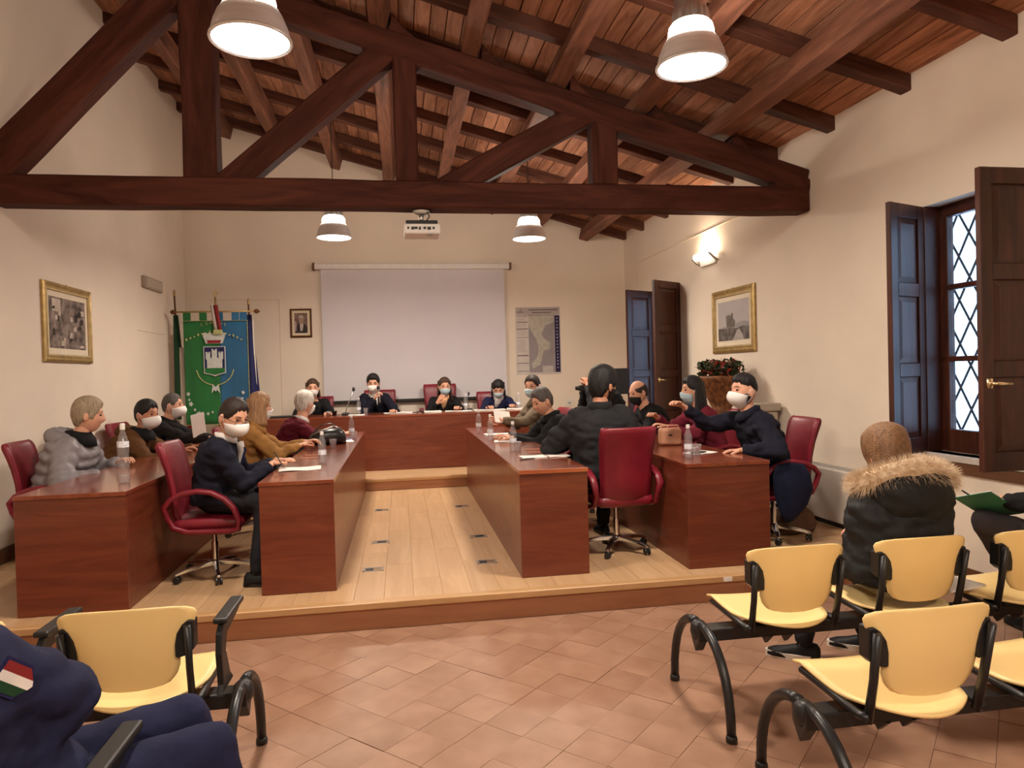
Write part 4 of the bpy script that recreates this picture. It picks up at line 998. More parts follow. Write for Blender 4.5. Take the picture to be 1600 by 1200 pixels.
T_ = person('uniformed man in navy slouching at the bottom left corner', (-1.02, 1.86, .57), 66, (-1.12, 1.74, 1.28), 62, 0, ((-1.08, 1.98, .64), (-1.03, 2.02, .81)), floor=0, top=C_UNI, bulk=1.42, hair='dark', legs=C_UNI, knees=((-.66, 2.20, .61), (-.54, 2.02, .60)), feet=((-.54, 2.30, .09), (-.46, 2.06, .09)), vox=.013, curl=(1.1, 1.1), elbow=(None, (.9, .1, -.45)))
# ================================================================ things on the walls
def flat(mb_poly, y0, y1): return MB().prism(mb_poly, 'y', y0, y1)
def rect(a, b, c, d): return [(a, c), (b, c), (b, d), (a, d)]
def picture(name, label, loc, rz, W, H, fw, m_out, m_in, mat_w, art, cat='picture'):
    t = empty(name, loc, rz, label, cat); a, b = W / 2, H / 2
    steps = [(0, 0, .018), (0, -.022, -.0), (fw * .35, -.030, 0), (fw * .6, -.022, 0), (fw, -.012, 0), (fw, .0, 0)]
    prof = [(0, 0), (0, -.022), (fw * .3, -.032), (fw * .55, -.024), (fw * .8, -.026), (fw, -.012), (fw, 0)]
    g = MB(); rings = []
    for o, y in prof: rings.append([(-a + o, y, -b + o), (a - o, y, -b + o), (a - o, y, b - o), (-a + o, y, b - o)])
    g.loft(rings, False, True).obj('frame', m_out, t)
    o = fw * .82; MB().loft([[(-a + o, y, -b + o), (a - o, y, -b + o), (a - o, y, b - o), (-a + o, y, b - o)] for o, y in ((fw * .80, -.027), (fw * .97, -.027), (fw * .97, -.012), (fw * .8, -.012))], False, True).obj('inner_slip', m_in, t)
    flat(rect(-a + fw * .9, a - fw * .9, -b + fw * .9, b - fw * .9), -.008, -.002).obj('mat_board', M_MATBOARD, t)
    art(t, -a + fw + mat_w, a - fw - mat_w, -b + fw + mat_w * 1.05, b - fw - mat_w)
    MB().tube([(0, -.008, b + .012), (0, -.008, b - .003)], .006, 8).obj('hanger', m_out, t)
    return t
def sepia(name, c0, c1, sc_): return mat(name, c1, .6, col2=c0, scale=sc_, detail=6.0, spec=.2)
def art_village(t, x0, x1, z0, z1):
    p = flat(rect(x0, x1, z0, z1), -.0105, -.008).obj('print', sepia('sepia_village', (.05, .035, .03), (.34, .27, .23), (9, 9, 9)), t)
    rd = random.Random(2); W = x1 - x0; H = z1 - z0
    tones = [sepia('sepia_light', (.42, .34, .28), (.62, .52, .44), (12, 12, 12)), sepia('sepia_mid', (.16, .12, .10), (.26, .2, .17), (12, 12, 12)), sepia('sepia_dark', (.02, .015, .013), (.06, .045, .04), (12, 12, 12))]
    flat(rect(x0 + .08 * W, x0 + .30 * W, z0 + .72 * H, z0 + .97 * H), -.0115, -.0105).obj('printed_house', tones[0], p)
    for k in range(26):
        cx = x0 + W * rd.uniform(.08, .92); cz = z0 + H * rd.uniform(.04, .80); w_ = W * rd.uniform(.03, .09); h_ = H * rd.uniform(.03, .12); sk = rd.uniform(-.5, .5) * w_
        cx = min(max(cx, x0 + w_ * 1.3), x1 - w_ * 1.3); cz = min(max(cz, z0 + h_), z1 - h_)
        flat([(cx - w_, cz - h_ * .8), (cx + w_ * .8, cz - h_ * .7), (cx + w_ + sk * .3, cz + h_ * .5), (cx + sk * .3, cz + h_ * .9), (cx - w_ * .8, cz + h_ * .4)], -.0113 - .00001 * k, -.0106).obj('printed_figure', tones[k % 3], p)
def art_tower(t, x0, x1, z0, z1):
    W = x1 - x0; H = z1 - z0; g = lambda u, v: (x0 + W * u, z0 + H * v)
    p = flat(rect(x0, x1, z0, z1), -.0105, -.008).obj('print', sepia('faded_sky', (.40, .36, .35), (.47, .43, .42), (3, 3, 3)), t)
    flat([g(0, .30), g(.2, .36), g(.4, .33), g(.62, .42), (g(.8, .46)), g(1, .42), g(1, .28), g(0, .28)], -.0113, -.0105).obj('printed_hills', sepia('faded_hill', (.26, .24, .24), (.34, .31, .31), (8, 8, 8)), p)
    flat([g(0, 0), g(1, 0), g(1, .31), g(.8, .34), g(.62, .29), g(.4, .32), g(.2, .31), g(0, .33)], -.0117, -.0105).obj('printed_rocks', sepia('faded_rock', (.075, .065, .06), (.20, .17, .155), (14, 14, 14)), p)
    flat([g(.29, .33), g(.27, .62), g(.37, .66), g(.40, .61), g(.46, .69), g(.50, .68), g(.50, .55), g(.57, .48), g(.56, .36), g(.5, .32)], -.0121, -.0105).obj('printed_tower', sepia('faded_tower', (.11, .095, .085), (.19, .16, .145), (20, 20, 20)), p)
    flat([g(.48, .0), g(.62, .24), g(.70, .28), g(.80, .12), (g(.84, .0))], -.0122, -.0105).obj('printed_path', sepia('faded_path', (.33, .29, .26), (.44, .39, .36), (18, 18, 18)), p)
def art_portrait(t, x0, x1, z0, z1):
    W = x1 - x0; H = z1 - z0; g = lambda u, v: (x0 + W * u, z0 + H * v)
    p = flat(rect(x0, x1, z0, z1), -.0105, -.008).obj('print', sepia('portrait_ground', (.13, .07, .055), (.26, .17, .13), (12, 12, 12)), t)
    flat([g(.06, .02), g(.96, .02), g(.98, .3), g(.80, .44), g(.62, .50), g(.36, .50), g(.2, .40)], -.0113, -.0105).obj('printed_suit', mat('portrait_suit', (.022, .012, .014), .6), p)
    flat([g(.44, .10), g(.60, .12), g(.70, .46), g(.58, .50), g(.40, .46)], -.0117, -.0105).obj('printed_shirt', mat('portrait_shirt', (.5, .42, .38), .6), p)
    flat([(x0 + W * (.52 + .19 * math.cos(a)), z0 + H * (.66 + .22 * math.sin(a))) for a in [2 * math.pi * k / 20 for k in range(20)]], -.0121, -.0105).obj('printed_face', mat('portrait_face', (.36, .24, .17), .6), p)
    flat([(x0 + W * (.51 + .205 * math.cos(a)), z0 + H * (.76 + .14 * math.sin(a))) for a in [math.pi * k / 12 for k in range(13)]], -.0123, -.0105).obj('printed_hair', mat('portrait_hair', (.45, .38, .32), .6), p)
    flat(rect(x0 + W * .03, x0 + W * .13, z0 + H * .1, z0 + H * .6), -.0113, -.0105).obj('printed_drape', mat('portrait_drape', (.48, .36, .33), .6), p)
picture('framed_photograph', 'gilt framed black and white village photograph on the left wall', (XL, 7.465, 2.19), math.pi / 2, 1.01, .745, .075, M_GILT, M_GILT_LT, .055, art_village)
picture('framed_photograph', 'gilt framed photograph of a ruined tower on the right wall', rw(7.725, 0, 2.148), RW_ANG, 1.0, .748, .085, M_GILT, M_GILT_LT, .055, art_tower)
picture('framed_portrait', 'small brown framed portrait of a suited man beside the projection screen', (-1.51, YB, 2.465), 0, .325, .445, .035, M_WOODFRAME, M_GILT_LT, .03, art_portrait, 'portrait')

t = tag(empty('projection_screen', (.252, YB - .004, 0)), 'white roll-down projection screen hanging on the back wall', 'screen')
M_SCREEN = mat('matte_screen', (.66, .62, .65), .9, var=.02, scale=(2, 2, 2), spec=.1)
MB().box((-1.54, -.115, 3.285), (1.54, -.012, 3.375)).obj('screen_case', M_WHITEP, t, bevel=.012)
for s in (-1, 1): MB().box((s * 1.54 - .018, -.125, 3.275), (s * 1.54 + .018, -.0, 3.385)).obj('end_cap', M_WOODFRAME, t, bevel=.004)
MB().box((-1.44, -.068, 1.235), (1.44, -.064, 3.29)).obj('screen_fabric', M_SCREEN, t)
MB().box((-1.45, -.078, 1.195), (1.45, -.054, 1.24)).obj('weight_bar', M_BLACKP, t, bevel=.006)

t = tag(empty('map_poster', (2.244, YB, 2.127)), 'grey regional map poster with a dark blue strip on the back wall', 'poster')
a, b = .36, .547; y0 = -.006
mpc = lambda n, c, v=.08, sc_=(6, 6, 6): mat(n, c, .6, var=v, scale=sc_, spec=.25)
flat(rect(-a - .015, a + .015, -b - .012, b), y0, -.001).obj('poster_sheet', mpc('poster_paper', (.60, .54, .50)), t)
flat(rect(-a, a, b - .13, b - .01), y0 - .0008, y0).obj('poster_header', mpc('poster_header', (.42, .36, .34)), t)
flat(rect(-a + .20, a - .09, -b + .02, b - .13), y0 - .0008, y0).obj('map_sea', mpc('map_sea', (.30, .26, .27)), t)
flat([(-.16, .40), (.26, .41), (.27, .30), (.12, .24), (.05, .10), (.10, .02), (.20, -.04), (.19, -.14), (.08, -.17), (.05, -.30), (.02, -.40), (-.10, -.46), (-.12, -.38), (-.02, -.26), (.0, -.10), (-.03, .0), (-.12, .16), (-.16, .26)], y0 - .0016, y0).obj('map_land', mpc('map_land', (.46, .42, .36), .15, (14, 14, 14)), t)
flat([(.06, -.42), (.24, -.42), (.24, -.53), (.06, -.53)], y0 - .0018, y0).obj('map_legend', mpc('map_inset', (.50, .44, .42)), t)
flat(rect(a - .085, a, -b + .02, b - .14), y0 - .0016, y0).obj('title_strip', mpc('title_blue', (.022, .016, .06)), t)
rd = random.Random(9)
for k in range(16):
    z = b - .18 - k * .054; flat(rect(a - .056, a - .030, z - .018, z + .012 * rd.random()), y0 - .0022, y0 - .0016).obj('title_letter', mpc('strip_lettering', (.30, .26, .34)), t)
for z, h_ in ((.40, .008), (.30, .01), (.19, .012), (.05, .005), (-.245, .014), (-.37, .008), (-.50, .008)):
    flat(rect(-a + .004, -a + .19, z - h_ / 2, z + h_ / 2), y0 - .0014, y0).obj('table_rule', mpc('rule_dark', (.06, .035, .035)), t)
for z in (.37, .345, .32, .27, .25, .225, .16, .13, .10, .0, -.03, -.06, -.09, -.12, -.15, -.18):
    flat(rect(-a + .015, -a + .175 * rd.uniform(.75, 1), z - .004, z + .004), y0 - .0010, y0).obj('text_line', mpc('faded_text', (.40, .34, .32)), t)
for z, q0, q1 in ((.50, -.16, .33), (.455, -.10, .22), (.465, -.34, -.24), (.50, -.30, -.27)):
    flat(rect(q0, q1, z - .008, z + .008), y0 - .0014, y0 - .0008).obj('header_line', mpc('header_text', (.16, .12, .12)), t)

t = tag(empty('emergency_light', (XL, 9.845, 2.885), math.pi / 2), 'grey emergency light box high on the left wall', 'light fixture')
MB().box((-.335, -.05, -.075), (.335, 0, .075)).obj('housing', mat('box_grey', (.40, .33, .27), .5, var=.05), t, bevel=.012)
MB().box((-.305, -.056, -.055), (.305, -.05, .055)).obj('lens', mat('lens_grey', (.46, .39, .32), .3, var=.05), t, bevel=.004)
t = tag(empty('wall_outlet', (2.74, YB, 1.10)), 'small white power outlet low on the back wall', 'outlet')
MB().box((-.045, -.012, -.055), (.045, 0, .055)).obj('plate', M_WHITEP, t, bevel=.004); MB().box((-.022, -.016, -.03), (.022, -.012, .0)).obj('socket', M_GREYP, t)

# wall uplighter
t = tag(empty('wall_sconce', rw(8.30, 0, 2.93), RW_ANG), 'glowing glass wall uplighter above the tower photograph', 'sconce')
MB().box((-.20, -.03, -.05), (.20, 0, .02)).obj('wall_plate', M_WHITEP, t, bevel=.006)
for s in (-1, 1): MB().tube([(s * .235, -.01, -.02), (s * .24, -.06, .01), (s * .24, -.13, .07)], [.014, .016, .012], 8).obj('bracket', M_STEEL, t, smooth=True)
g = MB(); rings = []
for k in range(9):
    u = -1 + 2 * k / 8; r = .105 * math.sqrt(max(.05, 1 - u * u * .82)); n = 14
    rings.append([(u * .24, -.075 - r * math.cos(a_) * .75, .095 - r * math.sin(a_) * .85) for a_ in [math.pi * j / n for j in range(n + 1)]] + [(u * .24, -.075 - (r - .006) * math.cos(a_) * .75, .095 - (r - .006) * math.sin(a_) * .85) for a_ in [math.pi * j / n for j in range(n, -1, -1)]])
g.loft(rings).obj('glass_trough', emit('sconce_glass', (1.0, .90, .74), 3.2), t, smooth=True)
l = bpy.data.lights.new('sconce_light', 'POINT'); l.energy = 16; l.color = (1, .82, .6); l.shadow_soft_size = .05
o = bpy.data.objects.new('sconce_light', l); COL.objects.link(o); o.location = (0, -.085, .15); o.parent = t

# fan coil under the right wall
t = tag(empty('fan_coil', rw(6.05, .014, HP + .002), RW_ANG), 'white fan coil heater against the right wall behind the end chair', 'heater')
MB().box((-.62, -.21, .04), (.62, -.005, .50)).obj('casing', mat('heater_white', (.62, .57, .50), .45, var=.04), t, bevel=.012)
for k in range(12):
    x = -.55 + k * .1; MB().box((x - .042, -.17, .50), (x + .042, -.05, .504)).obj('grille_slot', M_GREYP, t)
MB().box((-.58, -.19, 0), (.58, -.03, .04)).obj('plinth', M_BLACKP, t)

# projector under the truss
t = tag(empty('ceiling_projector', (.22, 6.33, 3.062)), 'white video projector hanging under the truss tie beam', 'projector')
MB().lathe([(.075, -.0), (.075, -.012), (.045, -.03)], 18).obj('ceiling_plate', M_WHITEP, t, smooth=True)
MB().tube([(0, 0, -.02), (0, 0, -.11)], .022, 10).obj('drop_tube', M_STEEL, t, smooth=True)
MB().box((-.14, -.10, -.135), (.14, .12, -.10)).obj('cradle', M_BLACKP, t, bevel=.01)
pb = MB().box((-.155, -.13, -.225), (.155, .14, -.135)).obj('projector_body', M_WHITEP, t, bevel=.015)
for k, x in enumerate((-.12, -.085, -.06, -.02, .02, .055, .10)): MB().box((x - .009, -.134, -.185 - .006 * (k % 2)), (x + .009 + .006 * (k % 3), -.13, -.165)).obj('port', M_BLACKP, pb)
MB().lathe([(.028, 0), (.03, .01)], 14, (.07, -.1, -.234)).obj('foot', M_GREYP, pb)
MB().tube([(.04, -.05, -.10), (.07, -.06, -.06), (.055, -.04, -.02), (.02, -.02, -.005)], .006, 6).obj('cable', M_BLACKP, t)

# ================================================================ banner and flags
C_GREEN = mat('banner_green', lin(18, 104, 46), .6, var=.22, scale=(7, 7, 1.2), sheen=.3); C_BLUE = mat('banner_blue', lin(30, 92, 134), .6, var=.2, scale=(7, 7, 1.2), sheen=.3)
C_FRINGE = mat('gold_thread', lin(176, 178, 120), .5, .1, var=.2, scale=(40, 40, 40)); C_SILV = mat('silver_thread', (.55, .58, .56), .5, .1, var=.15, scale=(50, 50, 50))
C_FGREEN = mat('flag_green', lin(16, 62, 34), .7, var=.2, scale=(9, 9, 2)); C_FWHITE = mat('flag_white', (.60, .54, .48), .7, var=.1, scale=(9, 9, 2)); C_FRED = mat('flag_red', lin(134, 34, 36), .7, var=.2, scale=(9, 9, 2)); C_FNAVY = mat('flag_navy', lin(22, 26, 78), .7, var=.25, scale=(9, 9, 2))
t = tag(empty('gonfalon', (-2.52, 10.30, HS)), 'green and blue town banner with castle crest in the left corner', 'banner')
zt = 2.55 - HS; zb = 1.00 - HS; hw = .425
def cloth_sheet(x0, x1, z0, z1, fold=.012, nf=6, th=.004, y=0.0, nz=14, nx=24, ph=0.0):
    g = MB(); F_ = []; 
    for s in (0, 1):
        for j in range(nz + 1):
            v = j / nz
            for i in range(nx + 1):
                u = i / nx; F_.append((x0 + (x1 - x0) * u, y + s * th + fold * (.35 + .65 * (1 - v)) * math.sin(ph + nf * (x0 + (x1 - x0) * u) * 6.28), z0 + (z1 - z0) * v))
    n = (nx + 1) * (nz + 1); f = []
    for j in range(nz):
        for i in range(nx):
            q = j * (nx + 1) + i; f += [(q, q + 1, q + nx + 2, q + nx + 1), (n + q, n + q + nx + 1, n + q + nx + 2, n + q + 1)]
    ed = list(range(nx + 1)) + [j * (nx + 1) + nx for j in range(1, nz + 1)] + [nz * (nx + 1) + i for i in range(nx - 1, -1, -1)] + [j * (nx + 1) for j in range(nz - 1, 0, -1)]
    for k in range(len(ed)): q, w_ = ed[k], ed[(k + 1) % len(ed)]; f.append((q, w_, n + w_, n + q))
    return g.add(F_, f)
cloth_sheet(-hw, .04, zb, zt - .11, nf=1.6).obj('green_half', C_GREEN, t, smooth=True)
cloth_sheet(.04, hw, zb, zt - .11, nf=1.6).obj('blue_half', C_BLUE, t, smooth=True)
for k in range(8):
    x0 = -hw + k * (2 * hw / 8)
    if k % 2 == 0 or k == 7: MB().box((x0 + .004, -.006, zt - .115), (x0 + 2 * hw / 8 - .004, .004, zt)).obj('hanging_tab', C_GREEN if k < 4 else C_BLUE, t)
for a_, b_ in (((-hw, zt - .115), (hw, zt - .115)), ((-hw, zb), (hw, zb)), ((hw, zb), (hw, zt - .115))): bar('gold_edging', (a_[0], -.014, a_[1]), (b_[0], -.014, b_[1]), .006, .014, C_FRINGE, t, bev=.002, up=(0, -1, 0))
MB().tube([(-.56, .0, zt + .012), (.56, .0, zt + .012)], .011, 10).obj('crossbar', M_GILT, t, smooth=True)
for s in (-1, 1):
    MB().lathe([(.008, -.04), (.030, -.015), (.034, 0), (.028, .02), (.008, .045)], 12).obj('finial', M_WOODFRAME, t, (s * .55, 0, zt + .012), (0, math.pi / 2, 0), smooth=True)
MB().tube([(0, .03, 0), (0, .03, zt + .22)], .014, 10).obj('staff', M_GILT, t, smooth=True)
MB().lathe([(.19, 0), (.19, .02), (.05, .05), (.02, .09)], 20, (0, .03, 0)).obj('base', M_GILT, t, smooth=True)
star = [((.055 if k % 2 == 0 else .024) * math.sin(k * math.pi / 5), zt + .27 + (.055 if k % 2 == 0 else .024) * math.cos(k * math.pi / 5)) for k in range(10)]
flat(star, .022, .036).obj('star_finial', M_GILT_LT, t)
# crest on the cloth
cr = flat([(-.165, 1.83 - .08), (.125, 1.83 - .08), (.125, 1.46 - .08), (.03, 1.435 - .08), (-.02, 1.415 - .08), (-.07, 1.435 - .08), (-.165, 1.46 - .08)], -.024, -.014).obj('crest_border', C_SILV, t)
flat([(-.152, 1.82 - .08), (.112, 1.82 - .08), (.112, 1.47 - .08), (-.02, 1.435 - .08), (-.152, 1.47 - .08)], -.027, -.024).obj('crest_field', C_FNAVY, cr)
flat([(-.150, 1.53 - .08), (.110, 1.53 - .08), (.110, 1.472 - .08), (-.02, 1.437 - .08), (-.150, 1.472 - .08)], -.029, -.027).obj('crest_base', C_GREEN, cr)
c0 = -.02; zz = 1.53 - .08
cs = [(c0 - .10, zz), (c0 + .10, zz), (c0 + .10, zz + .11), (c0 + .115, zz + .13), (c0 + .115, zz + .225), (c0 + .088, zz + .225), (c0 + .088, zz + .205), (c0 + .075, zz + .205), (c0 + .075, zz + .225), (c0 + .055, zz + .225), (c0 + .055, zz + .14), (c0 + .035, zz + .14), (c0 + .035, zz + .265), (c0 + .012, zz + .265), (c0 + .012, zz + .245), (c0 - .012, zz + .245), (c0 - .012, zz + .265), (c0 - .035, zz + .265), (c0 - .035, zz + .14), (c0 - .055, zz + .14), (c0 - .055, zz + .225), (c0 - .075, zz + .225), (c0 - .075, zz + .205), (c0 - .088, zz + .205), (c0 - .088, zz + .225), (c0 - .115, zz + .225), (c0 - .115, zz + .13), (c0 - .10, zz + .11)]
flat(cs, -.032, -.027).obj('crest_castle', C_SILV, cr)
zz = 1.79
crown = [(-.13, zz), (.09, zz), (.125, zz + .10), (.125, zz + .14)] + [(.125 - .29 * k / 10, zz + (.155 if k % 2 else .135)) for k in range(1, 10)] + [(-.165, zz + .14), (-.165, zz + .10)]
flat(crown, -.026, -.014).obj('crest_crown', C_SILV, t); flat([(-.10, zz + .005), (.06, zz + .005), (.075, zz + .045), (-.115, zz + .045)], -.030, -.026).obj('crown_lining', C_FRED, t)
for s in (-1, 1):
    for k in range(9):
        a_ = R(-80 + s * (14 + k * 8.5)); cx_ = -.02 + .245 * math.cos(a_) if False else -.02 + s * .245 * math.sin(R(10 + k * 8.5)); cz_ = 1.46 - .245 * math.cos(R(10 + k * 8.5)) 
        MB().ell((cx_, -.016, cz_), (.020, .004, .008), 8, 6, Matrix.Rotation(-s * R(10 + k * 8.5) * .9, 3, 'Y')).obj('laurel_leaf', C_FRINGE, t)
flat([(-.06, 1.22), (-.02, 1.19), (.02, 1.22), (.035, 1.10), (.0, 1.15), (-.02, 1.12), (-.04, 1.15), (-.075, 1.10)], -.022, -.014).obj('ribbon_bow', C_SILV, t)
for s in (-1, 1):
    cx_ = -.02 + s * .36
    for q, (dx, z_, r_) in enumerate(((0, 1.10, .028), (.01, 1.02, .018), (.03, .96, .034), (.08, .88, .022), (.13, .82, .038), (.19, .81, .02), (.25, .82, .024), (.31, .84, .018))):
        flat([(cx_ - s * dx + r_ * (1 if k % 2 == 0 else .5) * math.cos(k * math.pi / 5), z_ + r_ * 1.15 * (1 if k % 2 == 0 else .5) * math.sin(k * math.pi / 5)) for k in range(10)], -.022, -.014).obj('embroidered_flower', C_SILV, t)
for k, ch_ in enumerate('COMUNE'):
    if ch_ in TXT:
        a_ = (k - 2.5) * .062; link('embroidered_letter', TXT[ch_], C_FRINGE, t, (-.02 + a_ - .02, -.018, 2.055 - 6 * a_ * a_ * .15), (math.pi / 2, 0, 0))
for k in range(15):
    u = (k - 7) / 7; flat(rect(-.02 + .36 * u - .012, -.02 + .36 * u + .010, 1.93 - .10 * u * u, 1.965 - .10 * u * u - .008 * (k % 3)), -.018, -.014).obj('embroidered_mark', C_FRINGE, t)
# sash hanging from the staff
for k, (m_, dx) in enumerate(((C_FWHITE, 0), (C_FRED, .05))):
    MB().loft([[(-.03 + dx + .05 * v + a_ * .028, -.035 - .012 * k + b_ * .006, zt + .10 - .36 * v) for a_, b_ in ((-1, 0), (0, -1), (1, 0), (0, 1))] for v in (0, .25, .5, .75, 1)]).obj('sash', m_, t, smooth=True)
MB().box((-.02, -.055, zt - .31), (.10, -.03, zt - .24)).obj('sash_fringe', C_FRINGE, t, bevel=.008)
def flagpole(name, label, x, y, m_bands, lean, top):
    t = tag(empty(name, (x, y, HS), 0, label, 'flag'))
    dx = lean
    MB().tube([(0, 0, 0), (dx, 0, top)], .012, 10).obj('pole', M_WOODFRAME, t, smooth=True)
    MB().lathe([(.004, .10), (.02, .05), (.014, .02), (.02, 0)], 10, (dx, 0, top)).obj('spearhead', M_GILT, t, smooth=True)
    MB().lathe([(.16, 0), (.16, .018), (.04, .04)], 18).obj('base', M_BLACKP, t, smooth=True)
    for q, (m_, w0, w1, z0, z1) in enumerate(m_bands):
        rings = []; n = 16
        for k in range(12):
            v = k / 11; ww = w0 + (w1 - w0) * v; c = Vector((dx * (z0 + (z1 - z0) * v) / top, 0, z0 + (z1 - z0) * v))
            rings.append([c + Vector((q * .05 + ww * math.cos(a_) * (1 + .22 * math.sin(5 * a_ + q)), ww * .7 * math.sin(a_) * (1 + .22 * math.cos(4 * a_ + q)) - q * .012, 0)) for a_ in [2 * math.pi * j / n for j in range(n)]])
        MB().loft(rings).obj('flag_fold', m_, t, smooth=True)
flagpole('tricolour_flag', 'furled green white and red flag left of the town banner', -3.02, 10.42, [(C_FGREEN, .085, .03, .75, 2.2), (C_FWHITE, .085, .025, .5, 1.75), (C_FRED, .05, .02, .5, 1.2)], -.06, 2.46)
flagpole('navy_flag', 'furled navy blue flag right of the town banner', -2.08, 10.48, [(C_FNAVY, .115, .03, .6, 2.2), (C_FWHITE, .02, .012, .9, 2.15)], -.03, 2.34)

# ================================================================ urn, plinths, monitor
M_STONE = mat('plinth_stone', (.40, .33, .26), .8, var=.12, scale=(9, 9, 9), bump=.2, bscale=40)
M_WICKER = mat('woven_bronze_pot', lin(150, 96, 54), .6, col2=lin(78, 42, 22), scale=(26, 26, 18), bump=.6, bscale=60)
M_LEAF = mat('dark_leaf', lin(46, 62, 34), .5, var=.35, scale=(30, 30, 30)); M_RLEAF = mat('red_leaf', lin(132, 44, 34), .5, var=.35, scale=(30, 30, 30))
def plinth(label, x, y, w_, top, z0=HP):
    t = tag(empty('stone_plinth', (x, y, z0), RW_ANG, label, 'plinth')); H_ = top - z0
    for nm, a_, z_, z2 in (('foot', w_, 0, .08), ('shaft', w_ * .84, .08, H_ - .08), ('cap', w_, H_ - .08, H_)): MB().box((-a_ / 2, -a_ / 2, z_), (a_ / 2, a_ / 2, z2)).obj(nm, M_STONE, t, bevel=.01)
plinth('stone plinth carrying the flower urn by the right wall', 3.53, 7.40, .36, 1.08); plinth('low stone plinth right of the flower urn against the wall', 3.70, 6.86, .30, 1.22)
t = tag(empty('flower_urn', (3.53, 7.40, 1.08)), 'bronze woven urn of red and green flowers below the tower photograph', 'potted plant')
MB().lathe([(.12, 0), (.14, .02), (.10, .06), (.14, .14), (.19, .26), (.225, .36), (.245, .40), (.245, .43), (.22, .43), (.20, .36)], 26).obj('urn', M_WICKER, t, smooth=True)
MB().lathe([(.20, .37), (.195, .385)], 20).obj('soil', mat('potting_soil', (.02, .014, .01), .95), t)
rd = random.Random(21)
def leafcloud(n, m_, name, bias, s0=.03, s1=.055):
    g = MB()
    for k in range(n):
        a_ = rd.uniform(0, 6.28); r = .30 * math.sqrt(rd.random()); z = .42 + .20 * rd.random() * (1 - r * r * 3) + bias; r *= .85; c = Vector((r * math.cos(a_), r * math.sin(a_) * .75, z)); L = rd.uniform(s0, s1)
        q = Euler((rd.uniform(-1.2, 1.2), rd.uniform(-1.2, 1.2), rd.uniform(0, 6.28))).to_matrix()
        pts = [(-L, 0, 0), (-.3 * L, .45 * L, .1 * L), (.5 * L, .35 * L, .05 * L), (L, 0, -.1 * L), (.5 * L, -.35 * L, .05 * L), (-.3 * L, -.45 * L, .1 * L)]
        g.add([c + q @ Vector(p) for p in pts] + [c + q @ Vector((0, 0, -.02 * L))], [(0, 1, 2, 3, 4, 5), (1, 0, 6), (2, 1, 6), (3, 2, 6), (4, 3, 6), (5, 4, 6), (0, 5, 6)])
    tag(g.obj(name, m_, t), kind='stuff')
leafcloud(190, M_LEAF, 'foliage', 0); leafcloud(110, M_RLEAF, 'red_foliage', .0)
st = MB()
for k in range(14):
    a_ = rd.uniform(0, 6.28); r = rd.uniform(.1, .30); st.tube([(0, 0, .37), (r * .5 * math.cos(a_), r * .4 * math.sin(a_), .48), (r * math.cos(a_), r * .8 * math.sin(a_), rd.uniform(.5, .62))], [.004, .003, .002], 5)
tag(st.obj('stems', M_LEAF, t), kind='stuff')
t = tag(empty('flat_monitor', (3.14, 9.95, HS), -.15), 'dark flat monitor on a stand before the far window shutters', 'monitor')
MB().box((-.15, -.02, .92), (.15, .02, 1.30)).obj('display', M_BLACKP, t, bevel=.006); MB().tube([(0, .01, .02), (0, .01, .95)], .02, 8).obj('stand', M_BLACKM, t); MB().lathe([(.17, 0), (.16, .02), (.03, .03)], 16).obj('base', M_BLACKM, t)

# ================================================================ things on the tables
ZD = HP + .747 + .0005; ZH = HS + .747 + .0005
def bottle(x, y, z, label, hgt=.235, tall=False, blue=False):
    t = empty('water_bottle', (x, y, z), 0, label, 'bottle', 'plastic water bottles'); k = hgt / .235; r = .031 * (1.18 if tall else 1)
    prof = [(r * .8, 0), (r, .008), (r, .04), (r * .94, .05), (r, .06), (r, .105), (r * .93, .112), (r, .12), (r, .145), (r * .86, .17), (r * .5, .198), (r * .42, .205), (r * .42, .215)]
    MB().lathe([(a_, b_ * k) for a_, b_ in prof], 18).obj('bottle_shell', M_CLEAR, t, smooth=True)
    MB().lathe([(r * .9, .006), (r * .9, .10 * k if not tall else .05)], 16).obj('water', M_CLEAR, t, smooth=False)
    MB().lathe([(r * .46, .212 * k), (r * .46, .235 * k), (r * .3, .237 * k)], 14).obj('cap', M_WHITEP, t)
    MB().lathe([(r * 1.015, .066 * k if not tall else .142 * k), (r * 1.015, .10 * k if not tall else .165 * k)], 18, cap=False).obj('label_band', M_LABELP, t)
bottle(-1.87, 5.11, ZD, 'tall clear water bottle on the far left outer desk', .40, True)
bottle(-.63, 5.72, ZD, 'small water bottle beside the writing man on the left aisle desk', .25)
bottle(-.56, 8.02, ZD, 'small water bottle at the far end of the left aisle desk', .25)
bottle(.86, 7.98, ZD, 'farthest small water bottle on the right aisle desk', .27)
bottle(.88, 7.08, ZD, 'middle small water bottle on the right aisle desk', .26)
bottle(.95, 6.06, ZD, 'nearest small water bottle on the right aisle desk', .25)
bottle(2.12, 5.02, ZD, 'small water bottle next to the beige handbag desk edge', .25)
bottle(-.60, 10.16, ZH, 'small water bottle left of the man with the microphone', .23)
bottle(.92, 10.22, ZH, 'small water bottle between the two women at the head table', .24)
bottle(1.68, 10.10, ZH, 'small water bottle right of the woman in the navy blazer', .24)
def cup(x, y, z, label, tipped=False):
    t = empty('plastic_cup', (x, y, z), 0, label, 'cup', 'clear plastic cups')
    MB().lathe([(.024, 0), (.034, .085), (.036, .088), (.034, .088), (.0225, .003)], 16, close=True).obj('cup_wall', M_CLEAR, t, smooth=True); MB().lathe([(.0235, .001), (.0235, .004)], 16).obj('cup_base', M_CLEAR, t)
